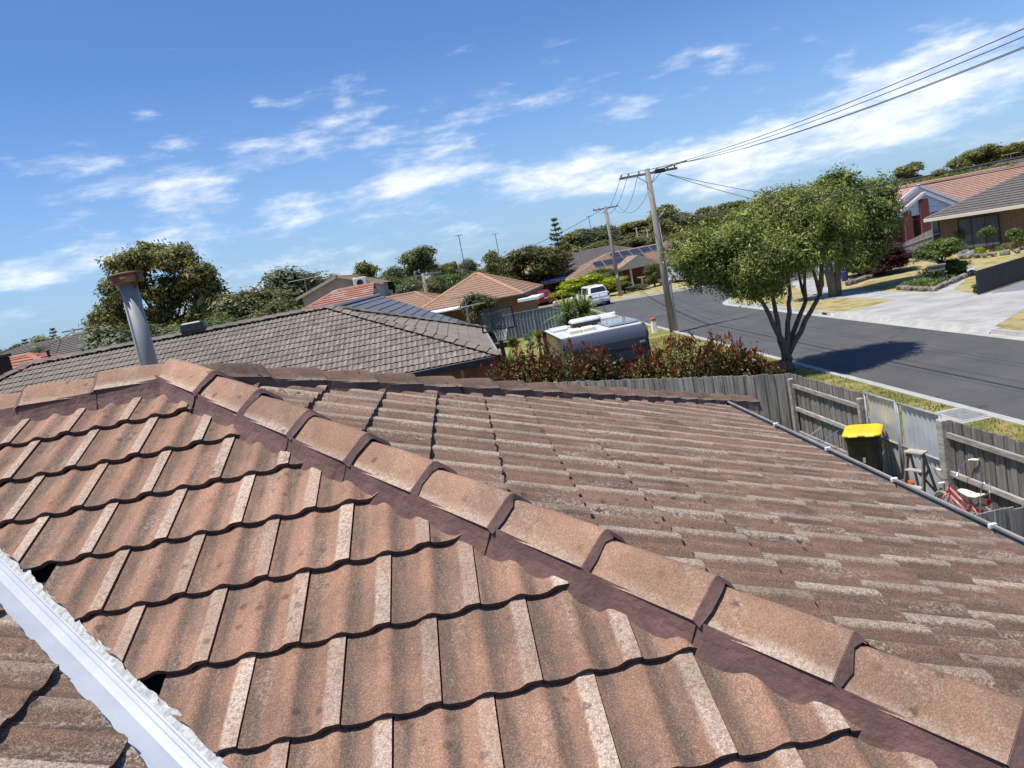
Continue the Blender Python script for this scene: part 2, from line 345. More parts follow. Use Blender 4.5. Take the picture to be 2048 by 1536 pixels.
# ------------------------------------------------------------------ the house whose roof we stand on
PT = Vector((-1.616, 4.406, 4.523)); TH = R(22.13); ct, st = math.cos(TH), math.sin(TH)
GA, S0, JX = .3472, .0586, -.7535         # gauge, first course, first joint
EAVE_T = 4.74
HL = Vector((-1.616, 4.406, 0))
house = thing('tiled_house', 'house with weathered red tiled hip roof filling the foreground', 'house', HL)
PROF = [(0,.0135),(.012,.0075),(.03,.0035),(.06,.002),(.088,.0055),(.106,.0145),(.122,.0215),(.138,.0215),(.153,.0135),(.168,.005),(.198,.0005),(.222,.0035),(.238,.0135),(.249,.021),(.262,.0235),(.2965,.0225)]
PROF_FAR = [(0,.019),(.05,.003),(.095,.017),(.125,.0225),(.155,.015),(.19,.0005),(.235,.012),(.262,.025),(.2965,.0255)]
def tile_mesh(name, prof, mat, lap=.05, thick=.020, lift=.023, g=GA):
    vs, fs, uv = [], [], []; ZO = -.030; prof = [(x,h*.95) for x,h in prof]
    n = len(prof); ys = (0.0, g+lap)
    for y in ys:
        for x, h in prof: vs.append((x, y, h+lift*(1-y/g)+ZO)); uv.append((x, y+.01))
    fs += [(k, k+1, n+k+1, n+k) for k in range(n-1)]
    o = len(vs)                                            # front edge
    for x, h in prof: vs.append((x, 0, h+lift+ZO)); uv.append((x, -.02))
    for x, h in prof: vs.append((x, .003, h+lift+ZO-thick)); uv.append((x, -.02))
    fs += [(o+n+k, o+n+k+1, o+k+1, o+k) for k in range(n-1)]
    for x, h, sgn in ((prof[0][0], prof[0][1], 0), (prof[-1][0], prof[-1][1], 1)):   # side edges
        o = len(vs)
        for y, dz in ((0,0),(ys[1],0),(ys[1],-thick),(0,-thick)): vs.append((x, y, h+lift*(1-y/g)+ZO+dz)); uv.append((x, -.02))
        fs.append((o,o+1,o+2,o+3) if sgn else (o+3,o+2,o+1,o))
    me = bpy.data.meshes.new(name); me.from_pydata(vs, [], fs); me.materials.append(mat)
    ul = me.uv_layers.new(name='uv'); idx = np.zeros(len(me.loops), int); me.loops.foreach_get('vertex_index', idx)
    ul.data.foreach_set('uv', np.array(uv)[idx].ravel())
    me.polygons.foreach_set('use_smooth', [i < n-1 for i in range(len(me.polygons))])
    return me
def cut_mesh(me, frame, planes):
    """clip a tile (placed by frame) with world half-spaces (point, outward normal)"""
    bm = bmesh.new(); bm.from_mesh(me); inv = frame.inverted()
    for p, nrm in planes:
        lp = inv @ Vector(p); ln = inv.to_3x3() @ Vector(nrm)
        g = bm.verts[:]+bm.edges[:]+bm.faces[:]
        bmesh.ops.bisect_plane(bm, geom=g, plane_co=lp, plane_no=ln, clear_outer=True)
    if not bm.faces: bm.free(); return None
    m2 = me.copy(); bm.to_mesh(m2); bm.free(); return m2
def frameof(X, Y, Z, o): return Matrix(((X[0],Y[0],Z[0],o[0]),(X[1],Y[1],Z[1],o[1]),(X[2],Y[2],Z[2],o[2]),(0,0,0,1)))
def lay_tiles(parent, me, apex, X, Y, rows, xr, planes, j0, stuff_name='more_roof_tiles', limit=None, name='roof_tile', g=GA, s0=S0, jit=1.0, half=True, see=None):
    """rows of tiles below apex: X across, Y up the slope; xr(t)->(xmin,xmax); planes cut the edges"""
    Z = X.cross(Y); L = origin(parent); placed = []
    for k in rows:
        t = s0+k*g; a, b = xr(t)
        off = j0+(.15 if (half and k % 2 == 0) else 0)
        i0 = math.floor((a-off)/.3)-1; i1 = math.ceil((b-off)/.3)+1
        for i in range(i0, i1):
            x = off+.3*i
            if x+.3 < a-.02 or x > b+.02: continue
            o = apex+X*x-Y*t
            jz = rnd.uniform(-.0012,.0018)*jit; ja = rnd.uniform(-.0035,.0035)*jit; jy = rnd.uniform(-.002,.003)*jit
            Xr = (X+Y*ja).normalized(); Yr = Z.cross(Xr)
            fr = frameof(Xr, Yr, Z, o+Z*jz+Y*jy)
            c = [fr @ Vector(q) for q in ((0,0,.02),(.2965,0,.02),(.2965,g,.02),(0,g,.02))]
            cut = []; dead = False
            for p, nrm in planes:
                dd = [(q-Vector(p)).dot(Vector(nrm)) for q in c]
                if min(dd) >= -1e-4: dead = True; break
                if max(dd) > -.06: cut.append((p, nrm))
            if dead: continue
            ctr = (c[0]+c[2])/2; px = PX(ctr); vis = -60 < px[0] < 2108 and -60 < px[1] < 1640 and px[2] > .3
            if see and not see(px): vis = False
            placed.append((vis, -px[2], fr, cut))
    placed.sort(key=lambda q: (0 if q[0] else 1, -q[1]))
    many = []
    for n_, (vis, _, fr, cut) in enumerate(placed):
        m2 = cut_mesh(me, fr, cut) if cut else me
        if m2 is None: continue
        if vis and (limit is None or limit[0] > 0):
            if limit is not None: limit[0] -= 1
            o = ob(name, m2, parent); o.matrix_local = Matrix.Translation(-L) @ fr
        else: many.append((m2, fr))
    if many:
        vs, fs, uvs, sm = [], [], [], []
        for m2, fr in many:
            o0 = len(vs); vs += [tuple(fr @ v.co - L) for v in m2.vertices]
            ul = m2.uv_layers[0].data
            for pl in m2.polygons:
                fs.append(tuple(v+o0 for v in pl.vertices)); sm.append(pl.use_smooth); uvs += [tuple(ul[l].uv) for l in pl.loop_indices]
        mm = bpy.data.meshes.new(stuff_name); mm.from_pydata(vs, [], fs); mm.materials.append(me.materials[0])
        ul = mm.uv_layers.new(name='uv'); ul.data.foreach_set('uv', np.array(uvs).ravel()); mm.polygons.foreach_set('use_smooth', sm)
        o = ob(stuff_name, mm, parent); o['kind'] = 'stuff'
AX = Vector((1,0,0)); AY = Vector((0,ct,st)); BX = Vector((0,1,0)); BY = Vector((-ct,0,st)); CX = Vector((-1,0,0)); CY = Vector((0,-ct,st))
VS = 1.075                                   # valley runs where X+Y = VS
roofm = MB()
def deck(pts, n, d=.075): roofm.poly([tuple(Vector(p)-Vector(n)*d) for p in pts])
ep = EAVE_T
c1 = PT+Vector((ct,-ct,-st))*ep; c2 = PT+Vector((ct,ct,-st))*ep
vtop = Vector((VS-PT.y, PT.y, PT.z)); kk = ep*ct
vbot = vtop+Vector((kk,-kk,-kk*st/ct))
ridgeL = PT+Vector((-8,0,0)); backL = c2.copy(); backL.x = ridgeL.x
deck([PT, vtop, vbot, c1], AX.cross(AY)); deck([PT, c1, c2], BX.cross(BY)); deck([PT, c2, backL, ridgeL], CX.cross(CY))
# the wing the valley belongs to: its ridge runs towards the viewer off to the left
dtop = vtop+Vector((0,-7,0)); dbot = vbot+Vector((0,-3,0))
deck([vtop, dtop, Vector((vbot.x, dtop.y, vbot.z)), vbot], BX.cross(BY))
roof = roofm.build('roof', mt['underlay'], house, world=True)
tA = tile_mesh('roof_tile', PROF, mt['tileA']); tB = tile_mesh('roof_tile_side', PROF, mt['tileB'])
s2 = math.sqrt(.5); HIP1 = (PT, (s2,s2,0)); VAL = (Vector((VS,0,0)), (-s2,-s2,0))
def off(pl, d): return (Vector(pl[0])+Vector(pl[1])*d, pl[1])
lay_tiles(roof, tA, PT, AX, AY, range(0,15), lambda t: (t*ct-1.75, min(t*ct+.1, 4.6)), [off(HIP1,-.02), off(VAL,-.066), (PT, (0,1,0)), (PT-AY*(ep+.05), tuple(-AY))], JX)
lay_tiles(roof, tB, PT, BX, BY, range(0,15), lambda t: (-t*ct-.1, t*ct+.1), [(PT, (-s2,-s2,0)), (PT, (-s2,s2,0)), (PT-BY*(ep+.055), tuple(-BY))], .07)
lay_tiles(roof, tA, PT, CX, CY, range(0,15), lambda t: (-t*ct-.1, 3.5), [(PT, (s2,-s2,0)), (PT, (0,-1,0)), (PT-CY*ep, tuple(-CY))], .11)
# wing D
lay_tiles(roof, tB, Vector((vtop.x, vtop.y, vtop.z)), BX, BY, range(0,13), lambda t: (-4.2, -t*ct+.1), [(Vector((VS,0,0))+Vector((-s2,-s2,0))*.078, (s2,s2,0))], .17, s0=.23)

# ridge and hip capping
def cap_mesh(name, L, mat, half=.128, rise=.088, over=.05):
    n = 7; sec = [(-half,0),(-half*.62,rise*.42),(-half*.2,rise*.88),(0,rise*.98),(half*.2,rise*.88),(half*.62,rise*.42),(half,0)]
    vs, uv = [], []
    for y, dz, k_ in ((0,.017,1.0),(L*.5,.008,.975),(L+over,-.012,.90)):
        for s_, h in sec: vs.append((s_*k_, y, h*(.5+.5*k_)+dz)); uv.append((s_, y+.01))
    fs = [(r_*n+k,r_*n+k+1,r_*n+n+k+1,r_*n+n+k) for r_ in range(2) for k in range(n-1)]
    o = len(vs)
    for s_, h in sec: vs.append((s_,0,h+.017)); uv.append((s_,-.02))
    for s_, h in sec: vs.append((s_*.93,.002,h+.017-.02)); uv.append((s_,-.02))
    fs += [(o+n+k,o+n+k+1,o+k+1,o+k) for k in range(n-1)]
    me = bpy.data.meshes.new(name); me.from_pydata(vs, [], fs); me.materials.append(mat)
    ul = me.uv_layers.new(name='uv'); idx = np.zeros(len(me.loops), int); me.loops.foreach_get('vertex_index', idx); ul.data.foreach_set('uv', np.array(uv)[idx].ravel())
    me.polygons.foreach_set('use_smooth', [i < 2*(n-1) for i in range(len(me.polygons))])
    return me
CAPL = .404
capm = cap_mesh('ridge_cap', CAPL, mt['cap']); capmB = cap_mesh('ridge_cap_mossy', CAPL, mt['capB'])
def cap_run(start, dirn, n, c0, me, base=.022, left=True, right=True, drop=.286, pm=None):
    """caps from the top of a hip downwards; each laps the one below it"""
    pm = pm or mt['pointing']; L = origin(roof)
    Y = -dirn.normalized(); X = Y.cross(Vector((0,0,1))).normalized(); Z = X.cross(Y)
    for i in range(n):
        o = start+dirn.normalized()*(c0+CAPL*(i+1))+Z*base
        a = rnd.uniform(-.022,.022); Xr = (X*math.cos(a)+Z*math.sin(a)); Zr = Xr.cross(Y)
        fr = frameof(Xr, Y, Zr, o+Z*rnd.uniform(-.003,.004)+X*rnd.uniform(-.006,.006))
        c = ob('ridge_cap', me, roof); c.matrix_local = Matrix.Translation(-L) @ fr
        # pointing across the joint below this cap
        mb = MB(); mb.m = fr; n_ = 7; half, rise = .128, .088
        sec = [(-half,0),(-half*.62,rise*.42),(-half*.2,rise*.88),(0,rise*.98),(half*.2,rise*.88),(half*.62,rise*.42),(half,0)]
        wob = [rnd.uniform(.45,1.35) for _ in sec]
        mb.loft([[(s_*1.005,.003,h+.0182) for s_,h in sec], [(s_*1.004,-.006,h+.012) for s_,h in sec], [(s_*.99,-.026*w_,h+.000) for (s_,h),w_ in zip(sec,wob)]], cap=False)
        # loft closes the ring underneath; drop those faces
        mb.f = [f for f in mb.f if not (0 in [q % n_ for q in f] and n_-1 in [q % n_ for q in f])]
        mb.build('joint_pointing', pm, roof, smooth=True, world=True)
        for sgn, on in ((-1,left),(1,right)):
            if not on: continue
            mb = MB(); mb.m = fr; m_ = 9; top, mid, bot = [], [], []
            for q in range(m_):
                y = -.006+(CAPL+.012)*q/(m_-1); e = rnd.uniform(-.006,.006)
                top.append((sgn*.118,y,.012)); mid.append((sgn*(.131+e*.3),y,-.035)); bot.append((sgn*(.160+e),y,-.105+e))
            vs = top+mid+bot; fs = [(q,q+1,m_+q+1,m_+q) for q in range(m_-1)]+[(m_+q,m_+q+1,2*m_+q+1,2*m_+q) for q in range(m_-1)]
            mb.add(vs, fs); mb.build('bedding_pointing', pm, roof, world=True)
hd1 = Vector((ct,-ct,-st)).normalized(); hd2 = Vector((ct,ct,-st)).normalized()
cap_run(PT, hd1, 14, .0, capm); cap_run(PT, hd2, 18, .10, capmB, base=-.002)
cap_run(PT+Vector((-.02,0,0)), Vector((-1,0,0)), 9, -.02, capm, base=.004)
# valley flashing
vd = (vbot-vtop).normalized(); vx = Vector((s2,s2,0)); mb = MB(); ringsv = []
za = math.tan(TH)*s2
sec = [(-.15,.004),(-.10,.0),(-.012,0),(0,-.001),(.010,.0),(.026,.0),(.029,.006),(.034,.006),(.037,.0),(.043,0),(.046,.006),(.051,.006),(.054,0),(.078,.003)]
for q in (0.0, 5.2):
    ringsv.append([tuple(vtop+vd*q+vx*s_+Vector((0,0,abs(s_)*za+h-.034))) for s_,h in sec])
n = len(sec); mb.add(ringsv[0]+ringsv[1], [(k,k+1,n+k+1,n+k) for k in range(n-1)])
val = mb.build('valley_flashing', mt['white_metal'], house, world=True)
for sgn, w0, w1, hh in ((1,.052,.076,-.012),):
    mb = MB(); m_ = 260; a, b_ = [], []
    for q in range(m_):
        y = 5.0*q/(m_-1); e = .002*math.sin(q*1.9)+.003*math.sin(q*.83+1)+.004*math.sin(q*.31)+rnd.uniform(-.001,.001)
        p = vtop+vd*y
        a.append(tuple(p+vx*sgn*w0+Vector((0,0,w0*za-.030)))); b_.append(tuple(p+vx*sgn*(w1+e)+Vector((0,0,(w1+e)*za+hh+rnd.uniform(-.001,.001)))))
    mb.add(a+b_, [(q,q+1,m_+q+1,m_+q) for q in range(m_-1)])
    mb.build('ragged_bedding', mt['white_bed'], val, world=True)
# gutter along the side eave, with its clips; fascia, soffit, walls
gx = c1.x; gz = c1.z; gy0, gy1 = -6.0, c2.y+.1
mb = MB(); sec = [(-.055,-.02),(-.055,-.13),(.035,-.13),(.062,-.085),(.066,-.004),(.058,.008),(.046,.004),(.046,-.012),(.058,-.014),(.056,-.08),(.030,-.120),(-.048,-.120),(-.048,-.02)]
mb.loft([[(gx+.04+a,y,gz+b) for a,b in sec] for y in (gy0,gy1)])
gut = mb.build('gutter', mt['gutter'], house, world=True)
for px_ in ((1555,860),(1659,908),(1792,970),(1989,1064)):
    d = ray(*px_); q = d*((gx+.095)/d[0]); y = q[1]
    MB().bbox(gx+.062,gx+.110,y-.012,y+.012,gz-.012,gz+.014,.003).build('gutter_clip', mt['gutter_white'], gut, world=True)
MB().box(gx-.045,gx-.02,gy0,c2.y,gz-.19,gz-.025).build('fascia', mt['gutter'], house, world=True)
MB().box(gx-.5,gx-.047,gy0,c2.y-.03,gz-.20,gz-.185).build('soffit', mt['white'], house, world=True)
MB().box(-8.5,gx-.5,.45,c2.y-.5,0,gz-.19).build('wall', mt['brick_own'], house, world=True)
# flue behind the ridge
fb = AT(300,735,5.3); fl = ob('flue_pipe', None, house); fl.location = Vector((fb.x,5.3,4.1))-HL; fl.empty_display_size = .1
rf = .056; fh = 1.02
MB().lathe([(rf,0),(rf,fh)], 28).build('pipe', mt['zinc'], fl, smooth=True)
MB().box(-.006-rf*.45,.006-rf*.45,-rf*.93,-rf*.86,0,fh*.93).build('seam', mt['zinc'], fl)
MB().lathe([(.098,fh+.012),(.101,fh+.014),(.104,fh+.062),(.099,fh+.062),(.094,fh+.016)], 28).build('cowl_band', mt['rust_light'], fl, smooth=True)
MB().lathe([(.105,fh+.060),(.112,fh+.064),(.110,fh+.073),(.06,fh+.082),(.0005,fh+.085)], 28).build('cowl_lid', mt['rust'], fl, smooth=True)
for a in (200, 330, 90):
    ca, sa = math.cos(R(a)), math.sin(R(a)); MB().bar((rf*ca,rf*sa,fh-.03),(.104*ca,.104*sa,fh+.02),.016,.004).bar((.105*ca,.105*sa,fh+.01),(.108*ca,.108*sa,fh+.066),.016,.004,up=(ca,sa,0)).build('strap', mt['rust'], fl)
# ------------------------------------------------------------------ ground, road, kerbs
def grass_mat(name, g1, g2, dry, dl, dh, scale=1.2):
    m, t, b = newmat(name); pos = coords(t)
    c = mixc(t, mrange(t, noise(t, pos, 7, 6, .65), .3, .7), g1, g2)
    d = mrange(t, noise(t, pos, scale, 6, .6), dl, dh)
    d2 = mathn(t, 'MULTIPLY', d, mrange(t, noise(t, pos, 26, 5, .7), .2, .6))
    c = mixc(t, d2, c, dry)
    c = mixc(t, .5, c, mixc(t, mrange(t, noise(t, pos, 90, 4, .75), .3, .7), (.1,.1,.06), (.9,.85,.7)), 'OVERLAY')
    link(t, c, b.inputs['Base Color']); b.inputs['Roughness'].default_value = .95; b.inputs['Specular IOR Level'].default_value = .1
    bump(t, b, noise(t, pos, 60, 6, .75), .03); return m
mt['lawn'] = grass_mat('dry_lawn', (.21,.20,.075), (.28,.245,.10), (.43,.355,.205), .36, .56)
mt['verge'] = grass_mat('green_verge', (.150,.165,.05), (.21,.20,.065), (.40,.33,.15), .42, .66)
m, t, b = newmat('asphalt'); pos = coords(t)
c = mixc(t, mrange(t, noise(t, pos, .55, 6, .6), .3, .7), (.066,.064,.063), (.088,.085,.083))
c = mixc(t, mrange(t, noise(t, coords(t,'pos',(1,.12,1)), 2.4, 4, .6), .55, .72, 0, .5), c, (.05,.049,.049))
c = mixc(t, .35, c, mixc(t, mrange(t, noise(t, pos, 120, 3, .8), .3, .7), (.1,.1,.1), (.9,.9,.88)), 'OVERLAY')
v = N(t, 'ShaderNodeTexVoronoi'); v.inputs['Scale'].default_value = 3.3; link(t, pos, v.inputs['Vector'])
lv = mathn(t, 'MULTIPLY', mrange(t, v.outputs['Distance'], .035, .05, 1, 0), mrange(t, noise(t, pos, .5, 3), .48, .6))
c = mixc(t, lv, c, (.33,.28,.20))
vc = N(t, 'ShaderNodeTexVoronoi', feature='DISTANCE_TO_EDGE'); vc.inputs['Scale'].default_value = .22; link(t, noise(t, pos, .35, 4, .6, 0, 1), vc.inputs['Vector'])
vd_ = N(t, 'ShaderNodeVectorMath', operation='ADD'); link(t, pos, vd_.inputs[0]); wv_ = N(t, 'ShaderNodeVectorMath', operation='SCALE'); link(t, noise(t, pos, .8, 4, .6, 0, 1), wv_.inputs[0]); wv_.inputs['Scale'].default_value = 1.6; link(t, wv_.outputs[0], vd_.inputs[1]); link(t, vd_.outputs[0], vc.inputs['Vector'])
ck = mathn(t, 'MULTIPLY', mrange(t, vc.outputs['Distance'], .002, .007, 1, 0), mrange(t, noise(t, pos, .18, 3), .45, .6))
c = mixc(t, mathn(t, 'MULTIPLY', ck, .85), c, (.018,.018,.019)); link(t, c, b.inputs['Base Color']); b.inputs['Roughness'].default_value = .9; bump(t, b, noise(t, pos, 150, 3), .006); mt['asphalt'] = m
mt['soil'] = M('bare_soil', (.16,.125,.09), (.24,.20,.14), 3, 7, .95, .02, 20)
mt['yard'] = grass_mat('yard_grass', (.17,.20,.06), (.23,.22,.08), (.38,.33,.19), .40, .62)

struct(sheet('ground', [(-1500,-300),(1500,-300),(1500,2500),(-1500,2500)], -.16, grass_mat('far_grass', (.12,.14,.05), (.17,.165,.07), (.33,.28,.14), .45, .65, .05)))
ZR = -.125                                   # road level; the verges are at 0
KX0, KX1, YC, YF = 10.05, 16.0, 50.5, 63.9
struct(sheet('road', [(8.5,-80),(18.0,-80),(18.0,47),(140,47),(140,66.5),(8.5,66.5)], ZR, mt['asphalt']))
def slab(name, pts, mat, top=0.0, h=.2):
    mb = MB(); mb.prism([(x,y,top-h) for x,y in pts], (0,0,h)); o = mb.build(name, mat); return struct(o)
def arc(cx, cy, r, a0, a1, n=12): return [(cx+r*math.cos(R(a0+(a1-a0)*i/n)), cy+r*math.sin(R(a0+(a1-a0)*i/n))) for i in range(n+1)]
left_edge = [(KX0,-80),(KX0,66.4)]
right_edge = [(KX1,-80),(KX1,41.5)]+arc(KX1+5.5,44.6,5.5,180,110,10)+[(24.5,50.6),(140,52.5)]
far_edge = [(11.0,66.6),(13.6,65.0),(15.83,63.7),(18.8,62.5),(21.5,63.2),(30,63.6),(140,66)]
slab('lawn', [(-160,-80)]+left_edge+[(11.0,66.6),(11.0,400),(-160,400)], mt['verge'])
slab('lawn', right_edge+[(140,-80)], mt['lawn'])
slab('lawn', far_edge+[(140,400),(11.02,400)], mt['lawn'])
def kerb(name, path, side=1, w=.16, tray=.32):
    """raised kerb along the path and a concrete tray on the road side (side=+1: road to the left of the path)"""
    P_ = [Vector((x,y,0)) for x,y in path]; L0, L1, L2, L3 = [], [], [], []
    for i, p in enumerate(P_):
        d = (P_[min(i+1,len(P_)-1)]-P_[max(i-1,0)]).normalized(); nrm = Vector((-d.y,d.x,0))*side
        L0.append(p-nrm*w*.5); L1.append(p+nrm*w*.35); L2.append(p+nrm*w*.6); L3.append(p+nrm*(w*.6+tray))
    mb = MB(); n = len(P_)
    rows = [[(v.x,v.y,-.10) for v in L0],[(v.x,v.y,.018) for v in L0],[(v.x,v.y,.022) for v in L1],[(v.x,v.y,ZR+.012) for v in L2],[(v.x,v.y,ZR+.005) for v in L3]]
    mb.add([v for r in rows for v in r], [(k*n+i,k*n+i+1,(k+1)*n+i+1,(k+1)*n+i) for k in range(4) for i in range(n-1)])
    return struct(mb.build(name, mt['kerb']))
kerb('kerb', left_edge, -1); kerb('kerb', [(KX1,-80),(KX1,22.6)], 1); kerb('kerb', [(KX1,32.6),(KX1,41.5)]+right_edge[2:], 1); kerb('kerb', far_edge, -1)
# layback crossing and the wide concrete drive opposite
mb = MB(); n = 6; ys = (22.6,32.6)
for k, (xa, za, xb, zb) in enumerate([(KX1-.416,ZR+.006,KX1-.15,ZR+.012),(KX1-.15,ZR+.012,KX1-.02,.007),(KX1-.02,.007,KX1+.30,.008)]):
    mb.add([(xa,22.6,za),(xb,22.6,zb),(xb,32.6,zb),(xa,32.6,za)], [(0,1,2,3)])
struct(mb.build('driveway_crossing', mt['kerb']))
drv = [(KX1+.24,22.9),(18.6,24.7),(23.3,27.0),(26,28.0),(26,31.2),(20.6,29.7),(21.2,32.2),(24.6,36.0),(27.2,39.2),(26.1,40.0),(22.2,36.9),(20.75,33.3),(20.3,35.7),(20.6,37.6),(19.5,41),(18.1,40.4),(18.6,36.8),(19.0,32.9),(16.9,32.2),(KX1+.24,32.3)]
struct(sheet('driveway', drv, .004, mt['conc']))
mt['drive_grey'] = M('dark_drive', (.20,.20,.215), (.165,.165,.18), 2, 6, .9)
struct(sheet('driveway', [(20.9,29.5),(23.5,27.2),(40,33),(40,40.5),(24,31.4)], .010, mt['drive_grey']))
fp = [(18.7,40.3),(20.1,40.9),(22.5,47),(23,49.5),(21.7,49.6),(20.6,46.8)]
struct(sheet('footpath', fp, .004, mt['conc']))
struct(sheet('driveway', [(20.9,64),(24.4,64.2),(24.4,78),(20.9,78)], .004, mt['conc']))
struct(sheet('driveway', [(5.2,62),(9.9,60.5),(9.9,66),(9.9,84),(5.2,84)], .004, M('brick_drive', (.26,.16,.13), (.20,.13,.11), 3, 6, .9)))
# pit lid by the near kerb and its pad
pl = G(1925,828); struct(sheet('concrete_pad', [(pl.x-.42,pl.y-.62),(pl.x+.36,pl.y-.62),(pl.x+.36,pl.y+.5),(pl.x-.42,pl.y+.5)], .005, mt['kerb']))
pit = thing('pit_cover', 'grey pit cover let into the concrete pad behind the paling fence', 'pit cover', (pl.x,pl.y,.009))
MB().bbox(-.30,.24,-.45,.34,0,.014,.006).build('lid', M('pit_lid', (.22,.22,.215), (.16,.16,.16), 8, 5, .85), pit)
MB().bbox(-.35,.29,-.50,.39,0,.008,.004).build('frame', mt['kerb'], pit)
# our side yard
struct(sheet('yard', [(2.3,-6),(6.5,-6),(6.5,15.5),(2.2,16.8),(-14,20),(-14,9),(2.3,9)], .004, mt['yard']))

# ------------------------------------------------------------------ timber fences
def paling(h, wdt=.114, th=.016): return MB().bbox(-wdt/2,wdt/2,-th/2,th/2,0,h,.004)
PAL = {}
def fence(name, label, p0, p1, z0, z1, mat, face=1, rails=(), posts=(), postmat=None, railmat=None, railside=-1, ph=.12, step=.104, wob=.014, seenonly=False):
    """palings from p0 to p1 (ground points); tops from z0 to z1; every paling, rail and post its own part"""
    p0, p1 = Vector((p0[0],p0[1],0)), Vector((p1[0],p1[1],0)); L = (p1-p0).length; d = (p1-p0)/L; a = math.atan2(d.y,d.x)
    f = thing(name, label, 'fence', p0, a)
    n = int(L/step)
    for i in range(n):
        x = (i+.5)*step; zt = z0+(z1-z0)*x/L+rnd.uniform(-wob,wob)
        key = (mat, round(zt,2)); 
        if key not in PAL: PAL[key] = paling(round(zt,2)-.03).build('paling', mt[mat], f).data; o = f.children[-1]
        else: o = ob('paling', PAL[key], f)
        o.location = (x, rnd.uniform(-.002,.002)+(.015 if i % 2 else 0), .03); o.rotation_euler = (rnd.uniform(-.004,.004), rnd.uniform(-.005,.005), rnd.uniform(-.012,.012))
    for zr in rails:
        q = L/max(1,round(L/2.7))
        k = 0
        while k*q < L-.05:
            xa, xb = k*q+.01, min((k+1)*q-.01, L)
            MB().bar((xa,railside*.045,zr*(z0+(z1-z0)*xa/L)),(xb,railside*.045,zr*(z0+(z1-z0)*xb/L)+rnd.uniform(-.01,.01)),.046,.072).build('rail', mt[railmat or 'wood_rail'], f); k += 1
    for x, zt, wd in posts:
        MB().bbox(x-wd/2,x+wd/2,railside*.03-(wd if railside<0 else 0)-.004*railside,railside*.03+(wd if railside>0 else 0)-.004*railside,0,zt,.008).build('post', mt[postmat or 'wood_rail'], f)
    return f
FX = 6.52
fence('paling_fence', 'grey paling fence behind the bin, between the corner and the steel gate', (FX,15.5), (FX,12.55), 1.44, 1.47, 'wood_dark', rails=(.84,.50,.14), posts=((.12,1.36,.10),(2.88,1.40,.09)), railside=-1)
fence('paling_fence', 'grey paling fence behind the pink bicycle, right of the steel gate', (FX,10.35), (FX,1.5), 1.44, 1.46, 'wood_dark', rails=(.86,.46,.06), posts=((2.6,1.38,.1),(5.3,1.38,.1)), railside=-1)
fence('paling_fence', 'tall silvery paling fence in front of the red-tipped hedge', (6.50,15.52), (-1.96,18.30), 1.44, 2.40, 'wood_grey', rails=(.85,.2), posts=((2.7,1.5,.09),), railside=-1)
fence('paling_fence', 'short grey paling return fence beside the gutter in the lower right', (FX-.06,7.55), (2.5,7.75), 1.18, 1.36, 'wood_grey', rails=(.85,.25), railside=-1)
gp = thing('gate_post', 'thick square weathered timber post between steel gate and paling fence', 'post', (FX-.05,10.36,0))
MB().bbox(-.075,.075,-.07,.07,0,1.46,.012).build('shaft', mt['wood_rail'], gp); MB().tube([(-.07,0,.52),(-.16,.01,.52)],.016,8).build('hook', mt['gutter_white'], gp)
# steel gate: two leaves of ribbed galvanised sheet in pipe frames
mt['zincsheet'] = M('zinc_sheet', (.50,.525,.55), (.40,.43,.46), 2.5, 6, .5, metal=.25)
mt['zincwarm'] = M('zinc_sheet_warm', (.50,.50,.49), (.42,.42,.41), 2.5, 6, .45, metal=.3)
def gate_leaf(label, ya, yb, z0, z1, sheetmat, hinge):
    g = thing('steel_gate', label, 'gate', (FX,(ya+yb)/2,0), 0, 'leaves of the steel gate'); h = (ya-yb)/2
    mb = MB(); n = 40; prof = []
    for i in range(n+1):
        y = -h+.03+(2*h-.06)*i/n; ph = (i % 5); x = .012 if ph in (0,) else (-.012 if ph == 2 or ph == 3 else 0); prof.append((x,y))
    vs = [(x,y,z) for z in (z0+.02,z1-.02) for x,y in prof]; k = n+1
    mb.add(vs, [(i,i+1,k+i+1,k+i) for i in range(n)]); mb.build('sheet', sheetmat, g)
    for z in (z0,.79,z1): MB().tube([(-.03,-h,z),(-.03,h,z)],.021,10).build('rail', mt['zinc'], g, smooth=True)
    for y in (-h,h): MB().tube([(-.028,y,z0),(-.028,y,z1)],.021,10).build('stile', mt['zinc'], g, smooth=True)
    y = h if hinge else -h
    MB().bbox(-.07,-.02,y-.03,y+.03,.72,.86,.006).build('latch' if not hinge else 'hinge', mt['zinc'], g)
    return g
gate_leaf('left leaf of ribbed galvanised steel gate, behind the yellow-lidded bin', 12.52, 11.60, .08, 1.50, mt['zincwarm'], True)
gate_leaf('right leaf of ribbed galvanised steel gate, behind the wooden stepladder', 11.54, 10.46, .08, 1.49, mt['zincsheet'], False)

# ------------------------------------------------------------------ things in the side yard
mt['bin_green'] = M('bin_dark_green', (.010,.012,.008), rough=.38); mt['bin_yellow'] = M('bin_yellow', (.76,.50,.012), (.66,.43,.015), 7, 5, .5)
wb = thing('wheelie_bin', 'dark wheelie bin with bright yellow lid standing before the steel gate', 'bin', (6.08,11.92,0), R(-33)); wb.scale = (1.05,1.0,1.10)
def rring(w, d, z, r=.05, n=4):
    pts = []
    for cx, cy, a in ((w/2-r,d/2-r,0),(-w/2+r,d/2-r,90),(-w/2+r,-d/2+r,180),(w/2-r,-d/2+r,270)):
        for i in range(n+1): q = R(a+90*i/n); pts.append((cx+r*math.cos(q), cy+r*math.sin(q), z))
    return pts
MB().loft([rring(.38,.42,.06,.05),rring(.40,.44,.10,.06),rring(.47,.52,.80,.05),rring(.485,.535,.86,.05),rring(.51,.56,.87,.05),rring(.51,.56,.93,.05)]).build('body', mt['bin_green'], wb)
